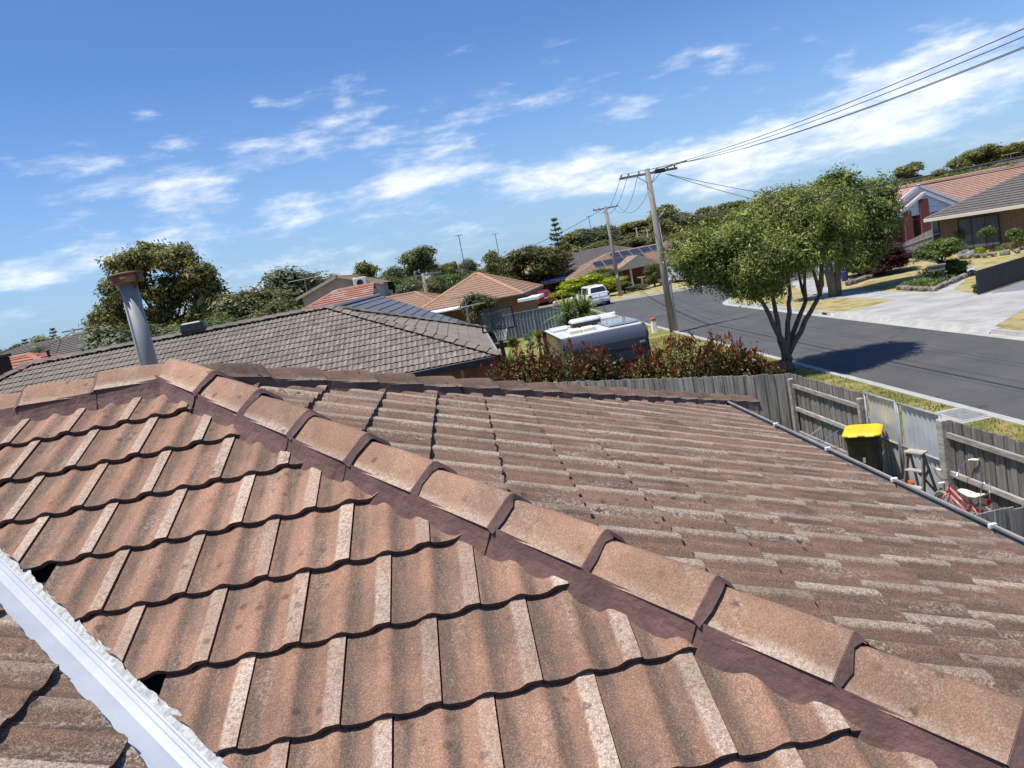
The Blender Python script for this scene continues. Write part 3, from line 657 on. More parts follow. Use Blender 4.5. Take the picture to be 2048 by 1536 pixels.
MB().loft([rring(.545,.60,.932,.06),rring(.56,.62,.938,.07),rring(.555,.615,.955,.07),rring(.50,.56,.975,.09),rring(.30,.36,.98,.09)]).build('lid', mt['bin_yellow'], wb, smooth=False)
for sx in (-.12,.12): MB().bbox(sx-.07,sx+.07,-.345,-.30,.935,.955,.008).build('lid_handle', mt['bin_yellow'], wb)
MB().tube([(-.22,.34,.93),(.22,.34,.93)],.016,8).tube([(-.22,.34,.93),(-.22,.27,.90)],.014,6).tube([(.22,.34,.93),(.22,.27,.90)],.014,6).build('handle', mt['bin_green'], wb)
for sx in (-.24,.24): MB().lathe([(.06,-.02),(.10,-.025),(.10,.025),(.06,.02)],16,(sx,.22,.10),'x').build('wheel', mt['rubber'], wb)
MB().bbox(-.02,.02,-.262,-.256,.52,.60,.002).build('badge', M('badge_grey', (.30,.31,.30), rough=.5), wb)
# stepladder
mt['ladder'] = M('old_timber_ladder', (.21,.185,.16), (.115,.10,.088), 4, 7, .9, .004, 30, stretch=(5,5,.6)); mt['ladder_tread'] = M('worn_tread', (.42,.39,.32), (.30,.27,.22), 6, 7, .9, .003, 40)
ld = thing('step_ladder', 'old grey wooden stepladder leaning by the steel gate', 'ladder', (6.17,10.62,0), R(-62)); ld.scale = (.72,.8,.96)
for s_ in (-1,1):
    MB().bar((s_*.23,-.30,0),(s_*.16,0,1.0),.032,.085,up=(0,-1,.3)).build('side_rail', mt['ladder'], ld)
    MB().bar((s_*.21,.36,0),(s_*.14,.04,.96),.028,.05,up=(0,1,.3)).build('back_leg', mt['ladder'], ld)
for k, z in enumerate((.24,.49,.74)):
    q = z/1.0; y = -.30*(1-q); hw = .23-.07*q; MB().bbox(-hw,hw,y-.075,y+.045,z-.011,z+.011,.004).build('tread', mt['ladder_tread'], ld)
MB().bbox(-.20,.20,-.09,.10,1.0,1.024,.005).build('top_plate', mt['ladder_tread'], ld)
MB().bar((-.19,.27,.28),(.16,.12,.72),.02,.04).bar((.19,.275,.28),(-.16,.125,.72),.02,.04).build('cross_brace', mt['ladder'], ld)
# leaning plank, stakes, orange scrap, ground rail
mt['plank'] = M('tan_plank', (.36,.24,.12), (.27,.175,.09), 5, 6, .85, stretch=(6,6,.6))
o = MB().bar((0,-.56,0),(.16,0,.83),.09,.02,up=(1,0,0)).build('plank', mt['plank']); o.location = (6.22,12.22,0); o.rotation_euler = (0,0,R(180)); tag(o, 'tan timber plank leaning on the gate beside the bin', 'plank')
def stake(label, a, b, r, mat):
    a, b = Vector(a), Vector(b); o = MB().tube([(0,0,0), b-a], r, 7).build('garden_stake', mat); o.location = a; tag(o, label, 'stake', 'stakes leaning on the fence')
stake('thin pale stake leaning on the paling fence near its corner', (6.05,14.95,.0), (6.45,14.28,.52), .010, M('stake_pale', (.42,.38,.32), rough=.8))
stake('thin blue stake leaning on the paling fence left of the bin', (6.08,14.35,.0), (6.45,13.56,.62), .011, M('stake_blue', (.12,.28,.48), rough=.5))
stake('thin brown stake leaning on the fence right beside the bin', (6.10,13.75,.0), (6.44,12.95,.42), .009, M('stake_brown', (.22,.13,.08), rough=.8))
osc = thing('plastic_crate', 'small bright orange plastic crate on the ground left of the stepladder', 'crate', (6.27,11.42,0), R(20))
mt['orange'] = M('orange_plastic', (.75,.17,.04), (.62,.13,.035), 6, 4, .5)
for sx in (-1,1):
    MB().bar((sx*.13,-.10,.0),(sx*.15,-.10,.26),.012,.20,up=(0,1,0)).build('end_panel', mt['orange'], osc)
for z in (.05,.14,.23):
    for y in (-.2,0.0): MB().bar((-.14,y,z),(.14,y,z),.012,.05).build('slat', mt['orange'], osc)
MB().box(-.13,.13,-.19,-.01,.0,.012).build('base', mt['orange'], osc)
o = MB().bbox(-.045,.045,-1.3,1.3,0,.07,.006).build('timber_beam', mt['wood_rail']); o.location = (6.36,10.35,.004); tag(o, 'long pale timber beam lying on the ground along the steel gate', 'timber beam')
# small pink bicycle
mt['pink'] = M('coral_pink_paint', (.62,.16,.16), rough=.3, coat=.4); mt['chrome'] = M('chrome', (.62,.63,.65), rough=.22, metal=1); mt['seatw'] = M('cream_vinyl', (.72,.68,.58), (.62,.58,.48), 9, 4, .6)
mt['tyre_white'] = M('dusty_tyre', (.30,.25,.20), (.16,.13,.11), 9, 4, .9)
bk = thing('bicycle', "child's coral pink bicycle with high handlebars and cream banana seat by the fence", 'bicycle', (6.20,9.66,.14), R(8))
struct(MB().bbox(5.75,6.46,8.2,10.22,0,.14,.03).build('garden_bed', mt['soil']))
# local: y forward, x across; wheels radius .2
wr = .205
for y, nm in ((.36,'wheel'),(-.34,'wheel')):
    wparent = ob('wheel', None, bk); wparent.location = (0,y,wr); wparent.empty_display_size = .05
    MB().torus((0,0,0),wr-.022,.022,26,8).build('tyre', mt['tyre_white'], wparent, smooth=True)
    MB().torus((0,0,0),wr-.045,.008,26,6).build('rim', mt['chrome'], wparent, smooth=True)
    mb = MB()
    for k in range(14): a = 2*math.pi*k/14; mb.tube([(0,0,0),(0,(wr-.045)*math.cos(a),(wr-.045)*math.sin(a))],.0022,4)
    mb.build('spokes', mt['chrome'], wparent); MB().lathe([(.016,-.04),(.016,.04)],10,(0,0,0),'x').build('hub', mt['chrome'], wparent)
bbk = (0,-.06,.20); sth = (0,-.13,.42); hdt = (0,.24,.50); hdb = (0,.27,.40)
MB().tube([hdt,hdb],.021,10).tube([hdb,(0,.1,.30),bbk],.018,10).tube([hdt,(0,.05,.38),(0,-.10,.33)],.016,10).tube([bbk,sth],.017,10).build('frame', mt['pink'], bk, smooth=True)
for s_ in (-1,1): MB().tube([bbk,(s_*.045,-.34,wr)],.011,8).tube([(s_*.01,-.115,.38),(s_*.045,-.34,wr)],.010,8).build('stay', mt['pink'], bk, smooth=True)
for s_ in (-1,1): MB().tube([hdb,(s_*.05,.29,.36),(s_*.05,.36,wr)],.012,8).build('fork_blade', mt['pink'], bk, smooth=True)
MB().tube([hdt,(0,.215,.60)],.013,8).tube([(-.29,.08,.86),(-.25,.17,.83),(-.20,.21,.74),(-.12,.215,.63),(0,.215,.60),(.12,.215,.63),(.20,.21,.74),(.25,.17,.83),(.29,.08,.86)],.011,8).build('handlebar', mt['chrome'], bk, smooth=True)
for s_ in (-1,1): MB().tube([(s_*.275,.10,.855),(s_*.30,-.01,.868)],.019,10).build('grip', mt['seatw'], bk, smooth=True)
MB().loft([[(x*w_,y,z+h*abs(x)*-1.0) for x,h in ((-.075,.2),(-.05,0),(0,0),(.05,0),(.075,.2))]+[(.06*w_,y,z-.03),(-.06*w_,y,z-.03)] for y,z,w_ in ((.04,.52,.55),(-.03,.52,.9),(-.18,.505,1.15),(-.32,.53,1.25),(-.42,.585,1.05))]).build('banana_seat', mt['seatw'], bk, smooth=True)
MB().tube([(-.07,-.34,wr),(-.07,-.40,.60),(-.055,-.43,.72),(0,-.44,.75),(.055,-.43,.72),(.07,-.40,.60),(.07,-.34,wr)],.008,8).build('sissy_bar', mt['chrome'], bk, smooth=True)
MB().tube([sth,(0,-.15,.51)],.012,8).build('seat_post', mt['chrome'], bk)
MB().lathe([(.01,-.004),(.07,-.004),(.07,.004),(.01,.004)],18,(.045,bbk[1],bbk[2]),'x').build('chainring', mt['chrome'], bk)
MB().bar((.07,-.36,.25),(.07,-.0,.25),.006,.05).build('chain_guard', mt['pink'], bk)
for s_ in (-1,1):
    MB().tube([(s_*.06,bbk[1],bbk[2]),(s_*.07,bbk[1]+.09*s_,bbk[2]-.08*s_)],.007,6).bbox(s_*.07,s_*.07+.07*s_ if s_>0 else s_*.07-.0,bbk[1]+.09*s_-.025,bbk[1]+.09*s_+.025,bbk[2]-.08*s_-.01,bbk[2]-.08*s_+.01,.003).build('pedal', mt['rubber'], bk)
MB().bbox(-.03,.03,-.44,-.425,.42,.50,.004).build('reflector', M('red_reflector', (.4,.02,.02), rough=.2), bk)
# ------------------------------------------------------------------ neighbouring houses
def hip_roof(parent, x0, x1, y0, y1, ze, pitch, mat, gauge=.34, step=.03, capmat=None, axis=None, capw=.13, gables='', skip='', seg=None):
    """stepped tile courses on the four slopes (local coordinates), capping on ridge and hips"""
    tp = math.tan(pitch); W, D = x1-x0, y1-y0; axis = axis or ('x' if W >= D else 'y')
    if axis == 'x':
        h = D/2; rz = ze+h*tp; ym = (y0+y1)/2
        ra = Vector((x0+(0 if 'l' in gables else h), ym, rz)); rb = Vector((x1-(0 if 'r' in gables else h), ym, rz))
    else:
        h = W/2; rz = ze+h*tp; xm = (x0+x1)/2
        ra = Vector((xm, y0+(0 if 'f' in gables else h), rz)); rb = Vector((xm, y1-(0 if 'b' in gables else h), rz))
    c = [Vector((x0,y0,ze)), Vector((x1,y0,ze)), Vector((x1,y1,ze)), Vector((x0,y1,ze))]
    if axis == 'x': sl = {'f': (ra,rb,c[0],c[1]), 'b': (rb,ra,c[2],c[3]), 'l': (ra,ra,c[3],c[0]), 'r': (rb,rb,c[1],c[2])}
    else: sl = {'l': (rb,ra,c[3],c[0]), 'r': (ra,rb,c[1],c[2]), 'f': (ra,ra,c[0],c[1]), 'b': (rb,rb,c[2],c[3])}
    mb = MB()
    for k, (tl, tr, bl, br) in sl.items():
        if k in gables or k in skip: continue
        nrm = (br-bl).cross(tl-bl).normalized(); nrm = nrm if nrm.z > 0 else -nrm
        sl_len = ((tl+tr)/2-(bl+br)/2).length; n = max(3, int(sl_len/gauge))
        for i in range(n):
            s0, s1 = i/n, (i+1)/n
            A, B = tl.lerp(bl,s0), tr.lerp(br,s0); C, D_ = tl.lerp(bl,s1), tr.lerp(br,s1)
            up = nrm*step; lo = nrm*.004
            mb.add([A+lo,B+lo,D_+up,C+up,C+lo*.0,D_+lo*.0], [(0,1,2,3),(3,2,5,4)])
    r = mb.build('roof', mat, parent)
    # sealed deck under the courses
    caps = [(ra,rb)]+[(p,q) for p,q,f in ((ra,c[0],'lf'),(ra,c[3],'lb') if axis=='x' else (rb,c[3],'lb'),(rb,c[1],'rf') if axis=='x' else (ra,c[1],'rf'),(rb,c[2],'rb')) if not (axis=='x' and f[0] in gables) and not (axis=='y' and f[1] in gables)]
    for p, q in caps:
        if (q-p).length < .2: continue
        d = (q-p).normalized(); sd = d.cross(Vector((0,0,1))).normalized(); up = sd.cross(d)
        sec = [(-capw,-.01),(-capw*.6,.05),(0,.085),(capw*.6,.05),(capw,-.01)]
        MB().loft([[tuple(o+sd*a+up*b) for a,b in sec] for o in (p-d*.05,q+d*.02)]).build('ridge_capping', capmat or mat, r)
    return r, (ra, rb)
def walls(parent, x0, x1, y0, y1, zt, mat, name='wall', z0=0):
    return MB().box(x0,x1,y0,y1,z0,zt).build(name, mat, parent)
def gutters(parent, x0, x1, y0, y1, ze, mat, sides='flrb', h=.16, w=.10):
    for k, b_ in (('f',(x0-.05,x1+.05,y0-w,y0)),('b',(x0-.05,x1+.05,y1,y1+w)),('l',(x0-w,x0,y0+.001,y1-.001)),('r',(x1,x1+w,y0+.001,y1-.001))):
        if k in sides: MB().bbox(*b_,ze-h,ze-.005,.012).build('gutter', mat, parent)
def window(parent, x0, x1, z0, z1, y, fm, gm, mull=1, depth=.06, curtain=None):
    """window on a wall facing local -y"""
    w_ = ob('window', None, parent); w_.empty_display_size = .1; f = .06
    for a in ((x0,x1,z0,z0+f),(x0,x1,z1-f,z1),(x0,x0+f,z0+f,z1-f),(x1-f,x1,z0+f,z1-f)): MB().box(a[0],a[1],y-depth,y+.02,a[2],a[3]).build('frame', fm, w_)
    for k in range(mull):
        xm = x0+(x1-x0)*(k+1)/(mull+1); MB().box(xm-.025,xm+.025,y-depth+.01,y+.02,z0+f,z1-f).build('mullion', fm, w_)
    MB().box(x0+f,x1-f,y-.02,y-.012,z0+f,z1-f).build('pane', gm, w_)
    if curtain:
        mb = MB(); n = int((x1-x0)/.07); k0 = curtain
        pts = [(x0+f+(x1-x0-2*f)*i/n, y-.024-(.006 if i % 2 else 0)) for i in range(n+1)]
        mb.add([(a,b,z) for z in (z0+f,z1-f) for a,b in pts], [(i,i+1,n+2+i,n+1+i) for i in range(n)]); mb.build('curtain', k0, w_)
    return w_
mt['brick_red'] = M('red_brick', (.27,.075,.05), (.19,.06,.045), 9, 5, .9)
mt['brick_tan'] = M('tan_brown_brick', (.23,.145,.08), (.17,.105,.06), 9, 5, .9)
mt['brick_orange'] = M('orange_brick', (.30,.16,.09), (.22,.12,.07), 9, 5, .9)
mt['fascia_black'] = M('black_fascia', (.018,.019,.024), rough=.4); mt['fascia_cream'] = M('cream_fascia', (.62,.57,.46), rough=.5)
mt['curtain'] = M('grey_curtain', (.115,.135,.142), (.08,.095,.10), 3, 3, .9); mt['frame_dark'] = M('dark_window_frame', (.03,.026,.024), rough=.5)
# --- the grey tiled house next door (its front slope faces us)
NC = Vector((.73,20.24,2.5)); ND = 4.83
nb = thing('tiled_house', 'neighbouring house with long grey-brown tiled hip roof and black gutter', 'house', (-8.0,25.07,0))
nx0, nx1, ny0, ny1 = -18.3, .73, 20.24, 29.9
rid_l = Vector((nx0+ND,25.07,2.5+ND*math.tan(TH))); rid_r = Vector((nx1-ND,25.07,rid_l.z))
mb = MB(); f_ = lambda v: tuple(Vector(v)-Vector((0,0,.09)))
cc = [Vector((nx0,ny0,2.5)),Vector((nx1,ny0,2.5)),Vector((nx1,ny1,2.5)),Vector((nx0,ny1,2.5))]
for q in ((rid_l,rid_r,cc[1],cc[0]),(rid_r,rid_l,cc[3],cc[2]),(rid_l,cc[0],cc[3]),(rid_r,cc[2],cc[1])): mb.poly([f_(v) for v in q])
nroof = mb.build('roof', mt['underlay'], nb, world=True)
tN = tile_mesh('roof_tile_grey', PROF_FAR, mt['tileN'])
lim = [300]
fs_end = rid_r.x
lay_tiles(nroof, tN, rid_r, AX, AY, range(0,16), lambda t: (rid_l.x-rid_r.x-t*ct-.1, t*ct+.1), [(rid_r,(s2,s2,0)),(rid_l,(-s2,s2,0)),(rid_r,(0,1,0)),(Vector((0,ny0-.02,0)),(0,-1,0))], .04, limit=lim, jit=1.5, see=lambda p: p[1] < (745 if p[0] > 320 else 800) and p[0] > 330)
lay_tiles(nroof, tN, rid_r, BX, BY, range(0,16), lambda t: (-t*ct-.1,t*ct+.1), [(rid_r,(-s2,-s2,0)),(rid_r,(-s2,s2,0)),(Vector((nx1+.02,0,0)),(1,0,0))], .1, limit=[0], stuff_name='more_side_tiles')
ncap = cap_mesh('ridge_cap_grey', CAPL, mt['tileN'])
def simple_caps(parent, a, b, me, base=.02):
    L = origin(parent); d = (b-a); n = int(d.length/CAPL); d.normalize(); Y = -d; X = Y.cross(Vector((0,0,1))).normalized(); Z = X.cross(Y)
    for i in range(n+1):
        c = ob('ridge_cap', me, parent); c.matrix_local = Matrix.Translation(-L) @ frameof(X, Y, Z, a+d*CAPL*(i+1)+Z*(base+rnd.uniform(-.004,.004)))
for a_, b_ in ((rid_r,cc[1]),(rid_r,cc[2]),(rid_l,cc[0])): simple_caps(nroof, a_, b_, ncap)
simple_caps(nroof, rid_r, rid_l, ncap)
MB().box(nx0,nx1,ny0+.45,ny1-.45,0,2.28).build('wall', mt['brick_orange'], nb, world=True)
MB().bbox(nx0-.05,nx1+.08,ny0-.12,ny0-.005,2.28,2.47,.015).build('gutter', mt['fascia_black'], nb, world=True)
MB().bbox(nx1+.0,nx1+.11,ny0,ny1,2.30,2.47,.015).build('gutter', mt['zinc'], nb, world=True)
MB().box(nx0,nx1,ny0,ny0+.5,2.27,2.29).build('soffit', mt['frame_dark'], nb, world=True)
MB().tube([(-.25,ny0+.2,0),(-.25,ny0+.2,2.3)],.045,8).build('verandah_post', M('tan_post', (.42,.33,.26), rough=.7), nb, world=True)
# black roof ventilator and the solar pool-heating tubes along the ridge
rv = thing('roof_ventilator', 'black box ventilator sitting on the ridge of the grey roof', 'roof vent', (-8.35,25.12,4.54))
MB().loft([rring(.74,.40,0,.04),rring(.74,.40,.03,.04),rring(.70,.36,.24,.06),rring(.62,.28,.28,.06)]).build('hood', mt['black'], rv)
for s_ in (-1,1): MB().box(-.27,.27,s_*.19-.01,s_*.19+.01,.03,.045).build('louvre', mt['black'], rv)
sp = thing('solar_heater_pipes', 'black pool-heating pipes strung along behind the grey roof ridge', 'pipes', (-7.0,25.2,4.46))
for k in range(4): MB().tube([(-4.4,.05+.09*k,.10-.02*k),(2.4,.05+.09*k,.10-.02*k)],.022,6).build('pipe', mt['black'], sp)
for k in range(16): MB().box(-4.3+.43*k,-4.26+.43*k,-.0,.40,.11,.135).build('clip', mt['zinc'], sp)
# --- blue-grey wing behind it: ridge running away from us, slope facing right
bw = thing('tiled_house', 'low building with dark blue-grey tiled roof behind the grey roof', 'house', (-3.75,32.5,0), R(-3.7))
hip_roof(bw, -4.0, 4.0, -7.25, 3.6, 2.28, R(28.2), mt['tileBlue'], gauge=.33, step=.03, axis='y', gables='fb', capw=.14)
MB().prism([(-3.6,-7.15,2.3),(3.6,-7.15,2.3),(0,-7.15,4.3)],(0,.1,0)).build('gable', mt['fascia_black'], bw)
walls(bw, -3.5, 3.5, -2.4, 3.3, 2.3, mt['brick_orange']); gutters(bw, -4.0, 4.0, -2.2, 3.6, 2.28, mt['fascia_black'], 'lr')
# --- cream two-storey house with orange roof
cr = thing('gable_house', 'cream rendered two-storey house with orange tiled gable roof', 'house', (-8.6,60,0))
mt['render'] = M('cream_render', (.50,.44,.37), (.44,.385,.32), 1.5, 5, .9)
walls(cr, -2.9, 2.9, 0, 12, 5.15, mt['render'])
MB().prism([(-2.9,0,5.15),(2.9,0,5.15),(0,0,6.15)],(0,.25,0)).build('gable', mt['render'], cr)
hip_roof(cr, -3.3, 3.3, -.35, 12.5, 5.05, R(18.5), mt['tileOrange'], axis='y', gables='fb')
for s_ in (-1,1): MB().bar((s_*3.35,-.37,5.02),(0,-.37,6.16),.05,.2,up=(0,0,1)).build('barge_board', mt['cream'], cr)
window(cr, -2.55, -1.25, 3.3, 4.45, -.01, mt['frame_dark'], mt['glass'])
acu = thing('air_conditioner', 'white air-conditioning unit hung on the cream gable wall', 'air conditioner', (-6.95,59.62,5.0))
MB().bbox(-.5,.5,-.18,.18,0,.75,.03).build('case', mt['white'], acu); MB().torus((0,-.185,.37),.24,.02,20,6,'y').build('grille', mt['zinc'], acu); MB().lathe([(.22,-.004),(.22,.004)],20,(0,-.184,.37),'y').build('fan_opening', mt['black'], acu)
for s_ in (-.35,.35): MB().bar((s_,-.18,-.03),(s_,.38,-.03),.04,.05).build('bracket', mt['zinc'], acu)
# --- red tiled lean-to in front of it
rl = thing('hip_house', 'low house with lichen-stained red tiled roof in front of the cream house', 'house', (-4.95,49.5,0))
mt['tileStain'] = M('stained_red_tile', (.34,.14,.095), (.34,.28,.22), 1.1, 7, .85, .01, 30, lo=.48, hi=.66)
hip_roof(rl, -7.2, 0, -4.8, 4.8, 3.12, R(22), mt['tileStain'], step=.05, capw=.16, gables='r', axis='x')
walls(rl, -6.8, -.1, -4.4, 4.4, 3.1, mt['brick_orange']); MB().prism([(-.3,-4.4,3.1),(-.3,4.4,3.1),(-.3,0,4.9)],(.2,0,0)).build('gable', mt['brick_orange'], rl)
for k in range(6): MB().box(.02,.09,-1.2+.34*k,-1.2+.34*k+.30,3.0,4.75).build('cladding_board', mt['wood_grey'], rl)
# --- orange hip-roofed house, lower wing and carport
og = thing('hip_house', 'brick house with bright orange-brown hipped tile roof and white carport', 'house', (1.9,58,0), R(-16))
hip_roof(og, -4.2, 3.9, -3.9, 3.9, 2.5, R(26), mt['tileOrange'], gauge=.33, step=.03, capw=.17, capmat=M('orange_cap', (.40,.225,.13), (.32,.18,.105), 5, 5, .85))
hip_roof(og, -12.5, -1.5, -3.9, 2.9, 2.45, R(23), mt['tileOrange'], gauge=.33, step=.03, capw=.17)
walls(og, -3.0, 3.4, -3.3, 3.3, 2.45, mt['brick_orange']); walls(og, -12, -3.05, -3.2, 2.4, 2.4, mt['brick_orange'], 'wing_wall'); gutters(og, -4.2, 3.9, -3.9, 3.9, 2.5, mt['frame_dark'], 'fr')
MB().bbox(-3.4,1.0,-7.0,-4.1,2.36,2.46,.02).build('carport_roof', mt['white'], og)
for x in (-3.2,.8): MB().box(x-.05,x+.05,-6.9,-6.8,0,2.38).build('carport_post', mt['white'], og)
MB().bbox(3.5,5.0,-4.6,-2.4,2.0,2.2,.02).build('porch_roof', mt['white'], og)
ch = thing('chimney', 'short orange brick chimney rising left of the orange roof', 'chimney', (-4.9,60.5,2.9)); MB().bbox(-.42,.42,-.35,.35,0,1.15,.02).build('stack', mt['brick_orange'], ch); MB().lathe([(.12,0),(.14,.35)],10,(.0,0,1.15)).build('pot', mt['zinc'], ch)
# --- house with the solar panels and the portico
sh = thing('hip_house', 'brown tiled house with solar panels and a cream gabled portico', 'house', (20.0,82,0))
hip_roof(sh, -8.6, 11, -5, 5, 2.0, R(18.5), mt['tileOlive'], step=.05, capw=.16)
walls(sh, -8.0, 10.4, -4.4, 4.4, 2.0, mt['brick_red']); gutters(sh, -8.6, 11, -5, 5, 2.0, mt['fascia_cream'], 'flr')
window(sh, -5.2, -3.2, .5, 1.8, -4.41, mt['white'], mt['glass'], 1, curtain=mt['curtain']); window(sh, 2.2, 4.4, .5, 1.8, -4.41, mt['white'], mt['glass'], 1)
for xa, xb in ((1.2,7.2),): MB().box(xa+4.2,xb+2.4,-4.46,-4.405,0,1.95).build('garage_door', M('grey_roller_door', (.20,.21,.22), rough=.5), sh)
po = ob('portico', None, sh); po.location = (-1.9,-6.5,0)
MB().prism([(-1.95,0,2.06),(1.95,0,2.06),(0,0,2.98)],(0,.12,0)).build('gable', mt['cream'], po)
for s_ in (-1,1): MB().bar((s_*2.15,-.06,2.02),(0,-.06,3.05),.14,.13,up=(0,0,1)).build('barge_board', mt['fascia_cream'], po)
mb = MB()
for s_ in (-1,1): mb.add([(0,-.15,3.10),(s_*2.25,-.15,2.05),(s_*2.25,4.0,2.05),(0,4.0,3.10)], [(0,1,2,3)])
mb.build('porch_roof', mt['tileOlive'], po)
for x in (-.85,.95): MB().lathe([(.13,0),(.14,.06),(.11,.1),(.10,1.95),(.14,2.03)],12,(x,.15,0)).build('column', mt['cream'], po, smooth=True)
MB().box(-1.9,1.9,.05,.18,1.92,2.05).build('beam', mt['fascia_cream'], po)
mt['pv'] = M('solar_cell_blue', (.008,.009,.014), (.013,.015,.024), 3, 2, .35, spec=.3); mt['alu'] = M('aluminium', (.55,.56,.58), rough=.35, metal=.8)
slope = R(18.5); pv_spots = [(-2.9+1.08*i,4.1) for i in range(5)]+[(-5.1+1.08*i,2.35) for i in range(5)]+[(3.0+1.08*i,3.1) for i in range(2)]
pv0 = ob('solar_panel', None, sh); pv0.empty_display_size = .2
MB().bbox(-.5,.5,-.82,.82,.03,.065,.006).build('frame', mt['alu'], pv0); MB().box(-.47,.47,-.79,.79,.066,.069).build('cells', mt['pv'], pv0)
for k in range(1,6): MB().box(-.47+.94*k/6-.006,-.47+.94*k/6+.006,-.79,.79,.0695,.071).build('busbar', mt['alu'], pv0)
for i, (x, up) in enumerate(pv_spots):
    o = pv0 if i == 0 else copy_tree(pv0, sh)
    o.location = (x,-5+up*math.cos(slope),2.0+up*math.sin(slope)+.05); o.rotation_euler = (slope,0,0)
# carport left of it, with its dark opening
cp = thing('carport', 'dark open carport with low brown roof beside the lime green bush', 'carport', (9.2,83.5,0))
mb = MB(); mb.add([(-2.6,-3.4,1.95),(2.8,-3.4,1.95),(2.8,3,2.5),(-2.6,3,2.5)],[(0,1,2,3)]); mb.box(-2.6,2.8,-3.5,-3.4,1.78,1.97); mb.build('roof', mt['tileOlive'], cp)
for x in (-2.5,2.7): MB().box(x-.06,x+.06,-3.3,-3.2,0,1.9).build('post', mt['wood_dark'], cp)
MB().box(-2.6,2.8,2.8,2.95,0,2.4).build('back_wall', mt['wood_dark'], cp); MB().box(2.70,2.8,-3.1,2.8,0,1.9).build('side_wall', mt['wood_dark'], cp)
MB().box(-.4,2.2,-3.9,-3.52,2.0,2.2).build('blue_tarpaulin', M('blue_tarp', (.03,.08,.35), rough=.5), cp)
# roof of the house behind the solar house
for (px_, py_, Yb, Wd, lab, mtn) in ((1180,500,104,16,'grey roofed house behind the solar panel house','tileGrey'),(1370,470,112,14,'low pink-brown roof beyond the solar panels','tilePink')):
    q = AT(px_,py_,Yb); h_ = thing('hip_house', lab, 'house', (q.x,Yb,0)); hip_roof(h_, -Wd/2, Wd/2, -5, 5, max(1.6,q.z-1.9), R(21), mt[mtn], step=.05); walls(h_, -Wd/2+.5, Wd/2-.5, -4.5, 4.5, max(1.6,q.z-1.9), mt['brick_orange'])
# --- brown brick house on the right with the grey roof
bh = thing('hip_house', 'tan brick house with grey tiled roof and cream gutter at right edge', 'house', (30.32,48.23,0), R(-60.5))
hip_roof(bh, 0, 17, 0, 10.5, 2.5, R(22), mt['tileGrey'], step=.045, capw=.15)
gutters(bh, 0, 17, 0, 10.5, 2.5, mt['fascia_cream'], 'fl', h=.2, w=.12); walls(bh, .55, 16.4, .6, 10, 2.42, mt['brick_tan'])
MB().box(.02,17,.02,.6,2.40,2.43).build('soffit', mt['fascia_cream'], bh)
window(bh, 1.7, 4.1, .25, 2.15, .59, mt['frame_dark'], mt['glass'], 2, curtain=mt['curtain']); window(bh, 6.3, 8.6, .5, 2.2, .59, mt['frame_dark'], mt['glass'], 1, curtain=mt['curtain'])
# --- red brick house with nested white gables
rh = thing('gable_house', 'red brick house with pink-brown tiles and nested white gables', 'house', (39.1,62,0))
hip_roof(rh, -1.6, 22, -.4, 9.6, 2.45, R(25), mt['tilePink'], step=.05, capw=.16, gables='l'); walls(rh, -1.0, 21.4, .4, 9, 2.4, mt['brick_red'])
hip_roof(rh, -9, 0, 3.5, 9, 2.3, R(24), mt['tilePink'], step=.05, capw=.16); walls(rh, -8.5, -1.05, 4, 8.5, 2.25, mt['white'], 'wing_wall')
def gable(parent, xc, y, half, zb, zp, dep, wall_z=None):
    g = ob('gable', None, parent); g.location = (xc,y,0); zi = zb
    MB().prism([(-half*.93,.12,zb+.02),(half*.93,.12,zb+.02),(0,.12,zp-.12)],(0,.1,0)).build('cladding', mt['white'], g)
    for s_ in (-1,1): MB().bar((s_*half,0,zb),(0,0,zp),.10,.22,up=(0,0,1)).build('barge_board', mt['white'], g)
    mb = MB()
    for s_ in (-1,1): mb.add([(0,.05,zp+.09),(s_*(half+.08),.05,zb+.03),(s_*(half+.08),dep,zb+.03),(0,dep,zp+.09)], [(0,1,2,3)])
    mb.build('gable_roof', mt['tilePink'], g); return g
gable(rh, -.7, -1.2, 2.9, 2.30, 3.95, .5); gable(rh, -.75, -.65, 4.1, 2.30, 4.62, 2.2)
for x0_, x1_, zt in ((-2.6,-1.95,2.75),(-1.2,-.45,3.5)): MB().bbox(x0_,x1_,-1.22,-.7,0,zt,.02).build('brick_pier', mt['brick_red'], rh)
walls(rh, -2.7, -2.05, .2, .5, 2.2, mt['brick_red'], 'brick_panel')
for x0_, x1_ in ((-2.02,-1.92),(-1.22,-1.12),(-.62,-.5),(.4,.52),(1.35,1.5)): MB().box(x0_,x1_,.1,.2,0,2.35).build('white_post', mt['white'], rh)
window(rh, -2.0, -1.3, .2, 2.1, .38, mt['white'], mt['glass'], 0); window(rh, .5, 1.4, .4, 2.2, .38, mt['white'], mt['glass'], 0)
MB().box(-1.1,-.5,.55,.6,0,2.2).build('front_door', mt['brick_red'], rh)
# far roofs behind on the right
q = AT(1780,402,95); h_ = thing('hip_house', 'slate grey roof peeping behind the red brick house', 'house', (q.x,95,0)); hip_roof(h_, -5, 9, -5, 5, 2.3, R(23), mt['tileGrey'], step=.05); walls(h_, -4.5, 8.5, -4.5, 4.5, 2.3, mt['brick_tan'])
q = AT(2010,335,110); h_ = thing('hip_house', 'distant dark roof among the trees at top right', 'house', (q.x,110,0)); hip_roof(h_, -6, 9, -5, 5, 3.3, R(23), mt['tileGrey'], step=.05); walls(h_, -5.5, 8.5, -4.5, 4.5, 3.3, mt['brick_tan'])
